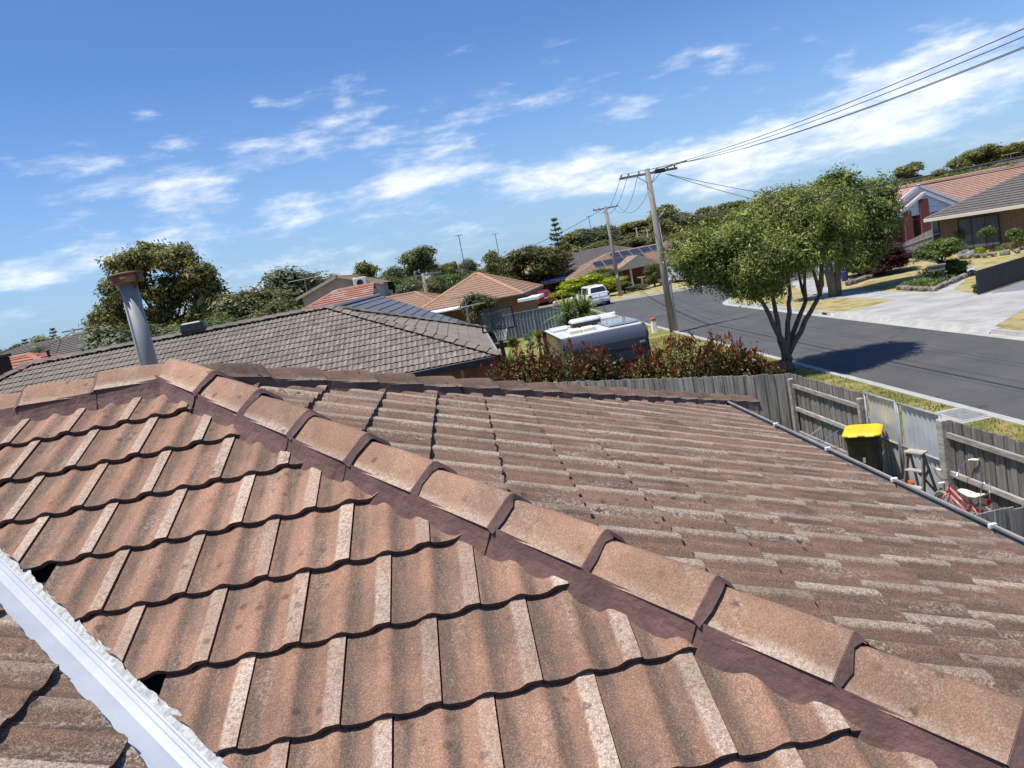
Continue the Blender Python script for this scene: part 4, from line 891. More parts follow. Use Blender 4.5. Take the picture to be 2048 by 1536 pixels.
# --- terracotta roofs on the left
rr = thing('hip_house', 'house with bright terracotta tiled roof at left edge', 'house', (-22.5,37,0))
hip_roof(rr, -9, 8.2, -5.5, 5.5, 2.55, R(22), mt['tileRed'], step=.05, capw=.16); walls(rr, -8.5, 7.7, -5, 5, 2.5, mt['brick_orange']); 
vp = thing('vent_pipe', 'thin dark vent pipe on the terracotta roof', 'vent pipe', AT(98,712,33.0)-Vector((0,0,.35))); MB().lathe([(.06,-.3),(.06,.55)],10).build('pipe', mt['rust'], vp); MB().lathe([(.10,.55),(.12,.58),(.03,.66)],10).build('cowl', mt['rust'], vp)
q = AT(6,722,30.0); cb = thing('chimney', 'dark brick chimney cut by the left edge of the picture', 'chimney', (q.x-.35,30.0,3.0)); MB().bbox(-.4,.4,-.4,.4,0,q.z-3.0+.12,.02).build('stack', M('dark_brick', (.08,.035,.03), (.05,.028,.026), 9, 5, .9), cb); MB().bbox(-.46,.46,-.46,.46,q.z-3.0+.12,q.z-3.0+.24,.02).build('corbel', mt['rust'], cb)
for (px_, py_, Yb, Wd, lab, mtn) in ((130,682,75,16,'far pale grey roof among the trees at left','tileGrey'),(170,672,60,9,'far dark hip roof behind the left pole','tileGrey'),(60,712,55,6,'small olive roof beyond the terracotta roof','tileOlive')):
    q = AT(px_,py_,Yb); h_ = thing('hip_house', lab, 'house', (q.x,Yb,0)); hip_roof(h_, -Wd/2, Wd/2, -4, 4, q.z-1.2, R(20), mt[mtn], step=.05); walls(h_, -Wd/2+.5, Wd/2-.5, -3.5, 3.5, q.z-1.2, mt['brick_tan'])
# ------------------------------------------------------------------ caravan, hoop and yard of the neighbour
cv = thing('caravan', 'charcoal grey caravan with white roof parked behind the hedge', 'caravan', (3.53,21.65,0), R(1.5))
mt['cv_grey'] = M('caravan_charcoal', (.055,.062,.078), rough=.28, spec=.6, coat=.5); mt['cv_roof'] = M('caravan_roof', (.58,.575,.55), (.48,.475,.45), 2.5, 5, .5); mt['cv_trim'] = M('caravan_trim', (.02,.021,.024), rough=.5)
W2, L2 = 1.13, 1.85
def cvring(x):
    pts = []; r = .30; zt = 2.56
    pts += [(x,-L2,.45),(x,-L2,zt-r)]+[(x,-L2+r-r*math.cos(R(90*i/6)),zt-r+r*math.sin(R(90*i/6))) for i in range(1,7)]
    pts += [(x,L2-r+r*math.sin(R(90*i/6)),zt-r+r*math.cos(R(90*i/6))) for i in range(0,7)]+[(x,L2,.45)]
    return pts
MB().loft([cvring(-W2+.04),cvring(-W2+.0),cvring(W2-.0),cvring(W2-.04)]).build('body', mt['cv_grey'], cv)
MB().bbox(-W2+.03,W2-.03,-L2+.30,L2-.28,2.555,2.585,.012).build('roof_skin', mt['cv_roof'], cv)
for s_ in (-1,1): MB().tube([(s_*(W2-.0),y,z) for _,y,z in cvring(0)[1:-1]],.022,6).build('edge_trim', mt['cv_trim'], cv, smooth=True)
acb = ob('air_conditioner', None, cv); acb.location = (-.02,.55,2.585)
MB().loft([rring(.80,.60,.0,.06),rring(.84,.64,.15,.08)]).build('base', mt['cv_trim'], acb); MB().loft([rring(.88,.68,.145,.10),rring(.88,.68,.17,.10),rring(.80,.60,.23,.14),rring(.46,.32,.245,.1)]).build('cover', mt['cv_roof'], acb, smooth=True)
hb = ob('roof_hatch', None, cv); hb.location = (-.42,-.85,2.585)
for s_ in (-.19,.19): MB().bbox(s_-.18,s_+.18,-.22,.22,0,.11,.03).build('hatch_lid', M('hatch_cream', (.72,.68,.50), rough=.5), hb)
pvc = ob('solar_panel', None, cv); pvc.location = (.68,-.55,2.585); MB().bbox(-.42,.42,-.72,.72,.03,.07,.008).build('frame', mt['alu'], pvc); MB().box(-.39,.39,-.69,.69,.0705,.073).build('cells', M('pv_sky', (.05,.075,.12), rough=.08, spec=1.0), pvc)
MB().bbox(.2,1.0,.75,1.35,2.585,2.72,.05).build('roof_pod', mt['cv_roof'], cv); MB().bbox(-1.0,-.45,.7,1.3,2.585,2.64,.02).build('roof_vent', mt['cv_roof'], cv)
MB().tube([(.0,1.55,2.68),(1.1,1.45,2.70)],.045,8).build('awning_roll', mt['white'], cv); MB().bbox(-1.05,-.6,.2,.6,2.585,2.66,.02).build('roof_vent', mt['cv_roof'], cv)
MB().tube([(.85,1.5,2.6),(.80,1.5,3.05)],.008,5).build('aerial', mt['cv_trim'], cv)
MB().box(-W2+.10,W2-.10,-L2-.004,-L2+.01,2.02,2.05).build('trim_strip', mt['cv_trim'], cv); MB().bbox(.02,.12,-L2-.05,-L2+.0,1.78,2.12,.01).build('number_light', mt['cv_trim'], cv)
MB().bbox(.0,.14,-L2-.03,-L2+.0,1.55,1.70,.02).build('tail_light', mt['orange'], cv); MB().bbox(W2-.25,W2-.1,-L2-.02,-L2+.01,2.1,2.16,.01).build('marker_light', M('grey_lens', (.25,.25,.28), rough=.3), cv)
for s_ in (-1,1):
    wv = ob('wheel', None, cv); wv.location = (s_*(W2-.12),.25,.34); MB().lathe([(.20,-.11),(.33,-.11),(.34,-.08),(.34,.08),(.33,.11),(.20,.11)],20,(0,0,0),'x').build('tyre', mt['rubber'], wv); MB().lathe([(.02,-.08),(.20,-.10),(.20,.10),(.02,.08)],16,(0,0,0),'x').build('rim', mt['alu'], wv)
window(cv, -.75, .75, 1.15, 1.75, -L2+.0, mt['cv_trim'], mt['glass'], 0, depth=.03)
# basketball hoop
bb = thing('basketball_hoop', 'black framed basketball backboard on a pole beside the grey house', 'basketball hoop', (1.12,24.0,0), R(4))
mt['acrylic'] = None
m, t, b = newmat('clear_acrylic'); b.inputs['Base Color'].default_value = (.85,.9,.92,1); b.inputs['Roughness'].default_value = .05; b.inputs['Alpha'].default_value = .05; mt['acrylic'] = m
MB().bbox(-.06,.06,.28,.40,0,2.95,.01).build('pole', mt['black'], bb); MB().bbox(-.35,.35,.0,.75,0,.16,.05).build('base', mt['black'], bb)
x0_, x1_, z0_, z1_ = -.56,.50,2.78,3.48
for a in ((x0_,x1_,z0_,z0_+.045),(x0_,x1_,z1_-.045,z1_),(x0_,x0_+.045,z0_+.045,z1_-.045),(x1_-.045,x1_,z0_+.045,z1_-.045)): MB().box(a[0],a[1],-.02,.03,a[2],a[3]).build('board_frame', mt['black'], bb)
MB().box(x0_+.045,x1_-.045,-.004,.004,z0_+.045,z1_-.045).build('board_panel', mt['acrylic'], bb)
for a in ((-.2,.2,2.86,2.885),(-.2,.2,3.14,3.165),(-.2,-.175,2.885,3.14),(.175,.2,2.885,3.14)): MB().box(a[0]-.03,a[1]-.03,-.016,.010,a[2],a[3]).build('target_square', mt['black'], bb)
MB().torus((-.03,-.27,2.84),.22,.011,24,6,'z').build('ring', mt['black'], bb, smooth=True); MB().bbox(-.09,.03,-.07,0,2.80,2.87,.005).build('ring_bracket', mt['black'], bb)
for x in (-.22,-.09,.05,.18): MB().tube([(x,.03,3.38 if abs(x)>.1 else 2.86),(x*.3,.30,2.75)],.014,6).build('brace', mt['black'], bb)
mb = MB()
for k in range(12):
    a0, a1 = 2*math.pi*k/12, 2*math.pi*(k+.5)/12; f = lambda a,r,z: (-.03+r*math.cos(a),-.27+r*math.sin(a),z)
    mb.tube([f(a0,.22,2.83),f(a1,.17,2.66),f(a0,.12,2.48)],.004,4); mb.tube([f(a0+.52,.22,2.83),f(a0+.26,.17,2.66),f(a0+.52,.12,2.48)],.004,4)
mb.build('net', mt['white'], bb)
# tv aerials
def aerial(label, p, h, els=7, rz=0.3, boom=1.4, r=.018):
    a = thing('tv_antenna', label, 'antenna', p, rz); MB().tube([(0,0,0),(0,0,h)],r,6).build('mast', mt['zinc'], a); MB().tube([(-boom/2,0,h),(boom/2,0,h+.02)],r*.8,5).build('boom', mt['zinc'], a)
    for k in range(els): x = -boom/2+boom*k/(els-1); l = .35+.25*k/els; MB().tube([(x,-l/2,h),(x,l/2,h)],r*.5,4).build('element', mt['zinc'], a)
aerial('tv aerial on the blue-grey roof corner above the hoop', (.35,35.6,2.4), 1.25, rz=R(35), boom=1.7, r=.028)
aerial('tv aerial on the low roof corner left of the hoop', (.25,29.4,2.75), .7, rz=R(40), boom=1.5, r=.024)
q = AT(618,600,59.7); aerial('tv aerial standing left of the cream gable', (q.x,59.7,5.2), 1.2, rz=R(5), boom=2.4, r=.03)
q = AT(2022,318,66.4); aerial('tv aerial on the pink-brown ridge at right edge', (q.x,66.4,4.8), 1.0, rz=R(5), boom=1.6, r=.03)
for i, (px_, py_, pb, Yb, lab) in enumerate(((917,470,520,95,'tall leaning radio mast above the tree line, left of the pair'),(990,467,510,120,'thin tall radio mast above the tree line, right of the pair'),(1177,432,450,140,'thin radio mast behind the dark tree line'))):
    tp_ = AT(px_,py_,Yb); a = thing('radio_mast', lab, 'mast', (tp_.x,Yb,0)); MB().tube([(0,0,0),(0,0,tp_.z)],.05,6).build('mast', mt['wire'], a); MB().tube([(-.5,0,tp_.z-.05),(.5,0,tp_.z-.05)],.03,5).build('cross_bar', mt['wire'], a)

# --- fences further off
mt['steel_fence'] = M('blue_grey_steel', (.19,.235,.26), (.15,.19,.215), 3, 4, .55)
sf = thing('steel_fence', 'blue-grey ribbed steel panel fence behind the basketball hoop', 'fence', (.6,48.2,0), R(-1.5))
for k in range(5):
    xa = k*2.35*.55; n = 12; mb = MB(); pr_ = [(xa+1.26*i/n, .03 if i % 2 else -.03) for i in range(n+1)]
    mb.add([(x,y,z) for z in (.04,1.58) for x,y in pr_], [(i,i+1,n+2+i,n+1+i) for i in range(n)]); mb.build('panel', mt['steel_fence'], sf)
    MB().bbox(xa-.03,xa+.03,-.05,.05,0,1.64,.005).build('post', mt['steel_fence'], sf); MB().bbox(xa+.03,xa+1.26,-.035,.035,1.58,1.63,.005).build('rail', mt['steel_fence'], sf)
cf = thing('rail_fence', 'low cream rail fence with round white post caps in front of red car', 'fence', (.9,56.3,0), math.atan2(7.0,8.6))
Lc = 11.0; MB().bbox(0,Lc,-.05,.05,.62,.76,.01).build('rail', M('cream_rail', (.68,.55,.42), rough=.6), cf); MB().bbox(0,Lc,-.04,.04,.22,.32,.01).build('rail', mt['cream'], cf)
for k in range(6):
    x = .2+k*2.1; MB().bbox(x-.07,x+.07,-.07,.07,0,.80,.01).build('post', mt['cream'], cf); MB().lathe([(.001,-.13),(.09,-.09),(.13,0),(.09,.09),(.001,.13)],12,(x,0,.92)).build('post_cap', mt['white'], cf, smooth=True)
df = thing('steel_fence', 'dark panel fence between the orange roof and the red car', 'fence', (2.3,59.5,0), R(2))
for k in range(3): MB().bbox(k*1.15,k*1.15+1.12,-.03,.03,0,1.95,.01).build('panel', M('dark_panel', (.05,.06,.065), (.04,.045,.05), 3, 3, .7), df)
bf = thing('board_fence', 'low black board fence beside the opposite driveway', 'fence', (20.6,29.7,0), math.atan2(1.45,3.0))
mt['black_board'] = M('black_board', (.014,.015,.019), (.02,.021,.026), 6, 5, .55, rv=.2)
for k in range(40): MB().bbox(k*.2+.004,k*.2+.196,-.02,.02,.02,.93,.006).build('board', mt['black_board'], bf)
MB().bbox(0,8,-.045,.045,.93,.965,.006).build('capping', mt['black_board'], bf); MB().bbox(-.08,.0,-.05,.05,0,.97,.008).build('post', mt['black_board'], bf)
fence('paling_fence', 'sloping grey paling fence between the tan and red brick houses', (28.4,44.6), (31.3,53.4), 2.0, .72, 'wood_grey', rails=(.8,.2), step=.14, railside=1)

# ------------------------------------------------------------------ power poles and wires
def crossarm(p, z, half, rz=0, w=.10): return MB().bbox(-half,half,-w/2,w/2,z-.055,z+.055,.01).build('crossarm', mt['pole'], p)
def insulator(p, x, y, z): return MB().lathe([(.018,0),(.045,.03),(.03,.06),(.05,.09),(.03,.13),(.001,.14)],10,(x,y,z)).build('insulator', M('porcelain', (.30,.27,.25), rough=.3) if 'porcelain' not in bpy.data.materials else bpy.data.materials['porcelain'], p)
p1 = thing('power_pole', 'tall timber power pole with grey conduit standing behind the hedge', 'power pole', (10.08,37.2,0), 0)
hp1 = AT(1293,338,37.2); top1 = Vector((10.05,37.2,hp1.z))
MB().tube([(.02,0,0),(0,0,3.5),(-.03,0,top1.z)],[.185,.16,.125],14).build('shaft', mt['pole'], p1, smooth=True)
for z, h_ in ((top1.z-.22,1.42),): crossarm(p1, z, h_)
MB().bar((.1,.0,top1.z-.20),(1.9,-.1,top1.z+.02),.06,.06).build('side_arm', mt['pole'], p1)
for x in (-1.3,-.95,-.45,.45,.95,1.3): insulator(p1, x, -.0, top1.z-.17)
MB().bbox(.30,.78,-.16,-.03,top1.z-.30,top1.z-.10,.02).build('fuse_box', mt['black'], p1)
for s_ in (-1,1): MB().bar((0,-.06,top1.z-.75),(s_*.6,-.06,top1.z-.27),.03,.03).build('arm_brace', mt['zinc'], p1)
MB().tube([(.18,-.14,0),(.18,-.14,2.4),(.20,-.13,2.6)],.062,10).build('conduit', M('conduit_grey', (.36,.40,.43), rough=.5), p1, smooth=True)
MB().tube([(.16,-.09,2.55),(.12,-.06,5.4)],.026,8).build('cable_guard', mt['white'], p1, smooth=True); MB().bbox(.10,.28,-.22,-.06,2.35,2.50,.01).build('clamp', mt['zinc'], p1)
MB().bar((.12,-.02,5.5),(.42,-.05,5.75),.05,.05).build('bracket', mt['white'], p1)
p2 = thing('power_pole', 'timber power pole next to the white car', 'power pole', (14.25,68.2,0))
hp2 = AT(1210,412,68.2).z; MB().tube([(.05,0,0),(-.02,0,hp2)],[.19,.125],12).build('shaft', mt['pole'], p2, smooth=True); crossarm(p2, hp2-.2, 1.12)
for x in (-1.05,-.6,.6,1.05): insulator(p2, x, 0, hp2-.15)
MB().box(-.1,.05,-.19,-.16,1.6,1.9).build('number_plate', mt['white'], p2)
for i, (px_, pt_, Yb, hw, lab, sc_) in enumerate(((845,547,64,1.5,'power pole rising behind the orange tiled roof',1.1),(853,545,92,.5,'slim grey pole just right of the power pole behind the orange roof',.8),(935,548,88,.0,'far slim pole among the shrubs above the orange roof',.7),(144,657,62,.8,'power pole above the terracotta roof at left',1),(110,672,85,.5,'small far pole left of the terracotta ridge',.8),(1272,455,120,.5,'slim far pole before the dark trees, left of the pair',.8),(1293,455,118,.0,'slim far pole before the dark trees, right of the pair',.8))):
    tp_ = AT(px_,pt_,Yb); a = thing('power_pole', lab, 'power pole', (tp_.x,Yb,0)); MB().tube([(0,0,0),(0,0,tp_.z)],[.17*sc_,.12*sc_],10).build('shaft', mt['pole'], a, smooth=True)
    if hw: crossarm(a, tp_.z-.15, hw, w=.12)
    else: MB().bbox(-.1,.1,-.15,.15,tp_.z-.05,tp_.z+.06,.02).build('cap', mt['zinc'], a)
def wire(label, a, b, sag, r=.013, n=28, cat='wire'):
    a, b = Vector(a), Vector(b); pts = []
    for i in range(n+1): u = i/n; p = a.lerp(b,u); p.z -= 4*sag*u*(1-u); pts.append(p-a)
    o = MB().tube(pts, r, 5).build('power_line', mt['wire'], smooth=True); o.location = a; tag(o, label, cat, 'overhead wires'); return o
zt = top1.z-.03
for i, (xa, dz) in enumerate(((-1.3,0),(-.45,0),(.95,.02),(1.3,.04))): wire(f'long power line sagging up to the top right corner, {ORD[i]} from the left', (10.08+xa,37.2,zt+dz), (10.3+xa*.35,-6,7.72+dz), .98, .009)
wire('thick black communications cable crossing in front of the big street tree', (10.2,37.1,5.42), (10.2,-6,5.25), .42, .017); wire('thin cable running just under the thick communications cable', (10.2,37.1,5.30), (10.25,-6,5.12), .46, .012)
for i, (xa, xb) in enumerate(((-1.3,-1.05),(-.95,-.6),(-.45,.6),(.45,1.05))): wire(f'slack power line between the two street poles, {ORD[i]} from the left', (10.08+xa,37.2,zt), (14.25+xb,68.2,hp2-.03), 1.0+.12*i, .012)
wire('communications cable between the two street poles', (10.1,37.3,5.4), (14.25,68.1,5.6), .5, .024); wire('second communications cable below the first between the poles', (10.1,37.3,5.15), (14.25,68.1,5.2), .5, .014)
for i, (px_, py_, Yb) in enumerate(((1905,410,61.5),(1850,438,50.0))): wire(f'thin service line from the near pole to the {["red","tan"][i]} brick house', (10.9,37.2,zt-.35), AT(px_,py_,Yb), .7, .014)
wire('service line from the far pole down to the solar panel house', (14.3,68.2,hp2-.2), (17.2,77.3,2.6), .3, .016)
for i, (px_, py_, Yb) in enumerate(((845,552,64),(640,610,58))): wire(['power line from the far pole towards the orange roof pole','power line continuing left behind the cream house'][i], (14.25,68.2,hp2-.1) if i == 0 else AT(845,552,64), AT(px_,py_,Yb), .9, .02)
wire('upper power line stretched across the left horizon', AT(144,664,62), AT(-60,712,45), .6, .025); wire('lower power line stretched across the left horizon', AT(144,668,62), AT(260,664,70), .3, .03)
wire('thin house service cable above the steel fence', AT(1024,640,30), AT(1100,618,47), .25, .02)

# ------------------------------------------------------------------ cars
def car(name, label, loc, rz, paint, L=4.7, Wd=1.86, Hh=1.7, kind='suv', plate=True):
    """local: y forward, x across. lofted shell, separate glass, wheels, lights"""
    c = thing(name, label, 'car', loc, rz); w = Wd/2; hb_ = L/2
    # stations front->rear: (y, half width, sill z, belt z)
    st_ = [(hb_,.62*w,.42,.62),(hb_-.12,.86*w,.30,.78),(hb_-.5,.97*w,.24,.90),(hb_-1.25,w,.22,1.00),(0,w,.22,1.03),(-hb_+1.0,w,.22,1.06),(-hb_+.28,.97*w,.26,1.06),(-hb_+.06,.90*w,.34,1.0),(-hb_,.84*w,.42,.80)]
    rings = []
    for y, hw, zs, zb in st_: rings.append([(-hw,y,zs+.14),(-hw*.96,y,zs),(hw*.96,y,zs),(hw,y,zs+.14),(hw*1.0,y,(zs+zb)/2+.05),(hw*.95,y,zb-.02),(hw*.86,y,zb+.012),(-hw*.86,y,zb+.012),(-hw*.95,y,zb-.02),(-hw*1.0,y,(zs+zb)/2+.05)])
    MB().loft(rings).build('body', paint, c, smooth=False)
    if kind == 'suv': cab = [(hb_-1.35,1.0,.82),(hb_-1.95,Hh-.06,.68),(0,Hh,.70),(-hb_+.75,Hh-.03,.68),(-hb_+.40,Hh-.12,.66),(-hb_+.08,1.06,.80)]
    else: cab = [(hb_-1.05,1.0,.82),(hb_-1.75,Hh-.05,.66),(-.1,Hh,.67),(-hb_+.95,Hh-.06,.64),(-hb_+.45,1.25,.70),(-hb_+.15,1.04,.78)]
    base = [(y,1.0,.84) for y,_,_ in cab]
    up = [[(-f*w,y,z),(f*w,y,z)] for y,z,f in cab]
    # roof shell with pillars
    mb = MB(); vs = []; 
    for y, z, f in cab: vs += [(-f*w*.88,y,z),(f*w*.88,y,z),(-f*w,y,z-.05),(f*w,y,z-.05)]
    n = len(cab); fs = []
    for i in range(n-1): o = i*4; fs += [(o,o+4,o+5,o+1),(o+2,o+6,o+4,o),(o+1,o+5,o+7,o+3)]
    mb.add(vs, fs); mb.build('roof', paint, c)
    # side panels down to the belt
    for s_ in (-1,1):
        ring = [(s_*f*w,y,z-.05) for y,z,f in cab]; low = [(s_*w*.90,y,1.02) for y in (cab[0][0],cab[-1][0])]
        MB().poly(ring+[low[1],low[0]] if s_ > 0 else [*reversed(ring),low[0],low[1]]).build('cabin_side', paint, c)
        yb0, yb1 = cab[1][0]-.08, cab[-2][0]+.12; zt_ = Hh-.13
        tri = [(cab[0][0]-.18,1.08),(cab[1][0]-.02,zt_),(-.02,zt_+.02),(cab[3][0]-.0,zt_-.02),(cab[4][0]+.05,1.12)]
        k = s_*(w*.80)
        MB().poly([(s_*(w*(.90-.21*(z-1.02)/(Hh-1.07))+.012),y,z) for y,z in tri]).build('side_window', mt['glass'], c)
        for ym in (-.05,cab[3][0]+.15): MB().bar((s_*(w*.885+.016),ym,1.07),(s_*(w*.71+.016),ym-.03,zt_),.05,.012,up=(1,0,0)).build('pillar', paint, c)
        MB().bbox(s_*(w+.02)-.07,s_*(w+.02)+.07,cab[0][0]-.34,cab[0][0]-.24,1.02,1.15,.02).build('mirror', paint, c)
        for ym in (-.1,-1.0): MB().box(s_*w-.01,s_*w+.012,ym,ym+.14,.88,.91).build('door_handle', paint, c)
        MB().bbox(s_*w*.80-.10,s_*w*.80+.10,-hb_-.015,-hb_+.10,.80,1.0,.02).build('tail_light', M('tail_red', (.35,.015,.015), rough=.2) if 'tail_red' not in bpy.data.materials else bpy.data.materials['tail_red'], c)
        MB().bbox(s_*w*.66-.16,s_*w*.66+.16,hb_-.10,hb_-.02,.62,.76,.02).build('headlight', mt['chrome'], c)
        for yw in (hb_-.92,-hb_+.88):
            wv = ob('wheel', None, c); wv.location = (s_*(w-.10),yw,.34); MB().lathe([(.22,-.11),(.33,-.11),(.345,-.08),(.345,.08),(.33,.11),(.22,.11)],20,(0,0,0),'x').build('tyre', mt['rubber'], wv); MB().lathe([(.02,s_*.10),(.21,s_*.115)],16,(0,0,0),'x').build('rim', mt['alu'], wv)
            MB().lathe([(.40,s_*.005),(.40,s_*.012)],20,(s_*(w-.002),yw,.36),'x').build('wheel_arch', mt['rubber'], c)
    y0c, z0c, f0 = cab[-2]; y1c, z1c, f1 = cab[-1]
    a = .10; P0 = lambda u,s_: (s_*w*(f0*.86*(1-u)+f1*.95*u),y0c+(y1c-y0c)*u-.012,z0c+(z1c-z0c)*u)
    MB().poly([P0(.06,-1),P0(.06,1),P0(.80,1),P0(.80,-1)]).build('rear_window', mt['glass'], c)
    y0c, z0c, f0 = cab[1]; y1c, z1c, f1 = cab[0]; P1 = lambda u,s_: (s_*w*(f0*.86*(1-u)+f1*.95*u),y0c+(y1c-y0c)*u+.014,z0c+(z1c-z0c)*u+.008)
    MB().poly([P1(.06,-1),P1(.06,1),P1(.95,1),P1(.95,-1)]).build('windscreen', mt['glass'], c)
    MB().bbox(-w*.86,w*.86,-hb_-.06,-hb_+.05,.36,.62,.03).build('rear_bumper', paint, c); MB().bbox(-w*.8,w*.8,-hb_-.03,-hb_+.05,.26,.37,.02).build('rear_skirt', mt['rubber'], c)
    MB().bbox(-w*.82,w*.82,hb_-.16,hb_+.03,.34,.56,.03).build('front_bumper', paint, c); MB().bbox(-.5,.5,hb_-.02,hb_+.036,.40,.50,.01).build('grille', mt['rubber'], c)
    if plate:
        MB().bbox(-.19,.19,-hb_-.075,-hb_-.055,.66,.76,.004).build('number_plate', mt['white'], c); MB().bbox(-.19,.19,hb_+.025,hb_+.045,.46,.55,.004).build('number_plate', mt['white'], c)
    MB().lathe([(.045,-.01),(.045,.01)],12,(0,-hb_-.01,.90),'y').build('badge', mt['rubber'], c)
    return c
white_p = M('white_car_paint', (.78,.79,.80), rough=.25, coat=.6); red_p = M('red_car_paint', (.19,.010,.014), rough=.22, coat=.7); silver_p = M('silver_car_paint', (.52,.55,.58), rough=.25, coat=.5, metal=.3)
car('parked_car', 'white suv parked by the far power pole, seen from behind', (11.15,65.0,ZR), R(7), white_p, 4.75, 1.94, 1.72)
car('parked_car', 'dark red hatchback parked under the dense tree by the carport', (8.3,77.4,0), R(6), red_p, 4.2, 1.78, 1.50, 'hatch')
car('parked_car', 'silver-white hatchback facing us on the drive beside the near power pole', (20.7,72.6,0), R(194), silver_p, 4.3, 1.80, 1.52, 'hatch')
# ------------------------------------------------------------------ small street things
q = G(1310,664); mk = thing('marker_post', 'white marker post with red cap on the verge behind the caravan', 'marker post', (q.x,q.y,0))
MB().loft([rring(.28,.28,0,.04),rring(.22,.22,.58,.04)]).build('post', mt['white'], mk); MB().loft([rring(.24,.24,.58,.05),rring(.25,.25,.68,.05),rring(.18,.18,.72,.05)]).build('cap', M('red_cap', (.6,.05,.03), rough=.4), mk)
q = G(1876,566); lb = thing('letterbox', 'grey timber letterbox on two legs before the small tree', 'letterbox', (q.x,q.y,0), R(-35))
mt['lbgrey'] = M('grey_letterbox', (.16,.17,.16), (.12,.125,.12), 5, 5, .85)
for x in (-.24,.24): MB().bbox(x-.06,x+.06,-.06,.06,0,.62,.01).build('leg', mt['lbgrey'], lb)
MB().bbox(-.36,.36,-.18,.18,.60,.84,.015).build('box', mt['lbgrey'], lb); MB().bbox(-.40,.40,-.22,.22,.84,.88,.01).build('lid', mt['lbgrey'], lb); MB().box(-.14,.14,-.186,-.18,.70,.74).build('slot', mt['black'], lb); MB().bbox(-.2,.2,-.05,.05,.15,.24,.01).build('cross_bar', mt['lbgrey'], lb)
kn = G(1692,621); o = MB().box(-.01,.01,-.16,.16,0,.12).build('kerb_number', mt['white']); o.location = (KX1-.105,kn.y,-.105); tag(o, 'small white house-number panel painted on the far kerb', 'number panel')
o = MB().box(-.01,.01,-.2,.2,0,.10).build('drain_opening', mt['black']); o.location = (KX1-.107,kn.y+.75,-.11); tag(o, 'black stormwater drain slot in the far kerb', 'drain')
# rock edging: round the letterbox bed and below the tan house windows
rk = {}
def rock_mesh(i):
    if i not in rk:
        bm = bmesh.new(); bmesh.ops.create_icosphere(bm, subdivisions=1, radius=.5); r_ = random.Random(i)
        for v_ in bm.verts: v_.co *= r_.uniform(.75,1.15); v_.co.z *= .75
        me = bpy.data.meshes.new('rock'); bm.to_mesh(me); bm.free(); me.materials.append(mt['stone']); rk[i] = me
    return rk[i]
def rocks(name, label, pts, size, gap):
    b_ = thing(name, label, 'garden edging', (pts[0][0],pts[0][1],0)); L = Vector((pts[0][0],pts[0][1],0)); k = 0
    for i in range(len(pts)-1):
        a, c_ = Vector((*pts[i],0)), Vector((*pts[i+1],0)); n = max(1,int((c_-a).length/gap))
        for j in range(n):
            o = ob('rock', rock_mesh(k % 6), b_); p = a.lerp(c_,(j+.5)/n)-L; o.location = (p.x+rnd.uniform(-.04,.04),p.y+rnd.uniform(-.04,.04),size*.28); o.scale = [size*rnd.uniform(.8,1.2) for _ in range(3)]; o.rotation_euler = (0,0,rnd.uniform(0,6)); k += 1
q1, q2, q3 = G(1797,579), G(1868,583), G(1945,548)
rocks('rock_edging', 'dark rock edging round the letterbox garden bed', [(q1.x,q1.y),(q2.x,q2.y),(q3.x,q3.y)], .38, .36)
q1, q2, q3 = G(1918,518), G(1976,515), G(2048,505)
rocks('rock_edging', 'rock edging of the garden bed under the tan house window', [(q1.x,q1.y),(q2.x,q2.y),(q3.x,q3.y)], .5, .46)
q1, q2 = G(1800,530), G(1842,522); rocks('rock_edging', 'rocks at the foot of the sloping paling fence', [(q1.x,q1.y),(q2.x,q2.y)], .45, .5)
q1, q2 = G(1695,572), G(1742,556); rocks('rock_edging', 'pale rocks beside the opposite footpath tree', [(q1.x,q1.y),(q2.x,q2.y)], .5, .45)
# blue bucket by the tree
q = G(1690,562); bu = thing('bucket', 'blue plastic bucket beside the rocks near the opposite tree', 'bucket', (q.x,q.y,.0)); MB().lathe([(.17,0),(.23,.55),(.25,.57),(.22,.58)],14).build('body', M('blue_plastic', (.02,.06,.42), rough=.4), bu, smooth=True); MB().torus((0,0,.55),.24,.012,14,5,'x',0,math.pi).build('handle', mt['zinc'], bu)
# bird bath by the portico
q = G(1281,572); bt = thing('bird_bath', 'cream bird bath in front of the portico', 'bird bath', (q.x,q.y-1,0)); MB().lathe([(.28,0),(.28,.08),(.10,.14),(.09,.75),(.2,.82)],14).build('pedestal', mt['cream'], bt, smooth=True); MB().lathe([(.1,.8),(.45,.9),(.48,.96),(.42,.95),(.05,.88)],16).build('bowl', mt['cream'], bt, smooth=True)

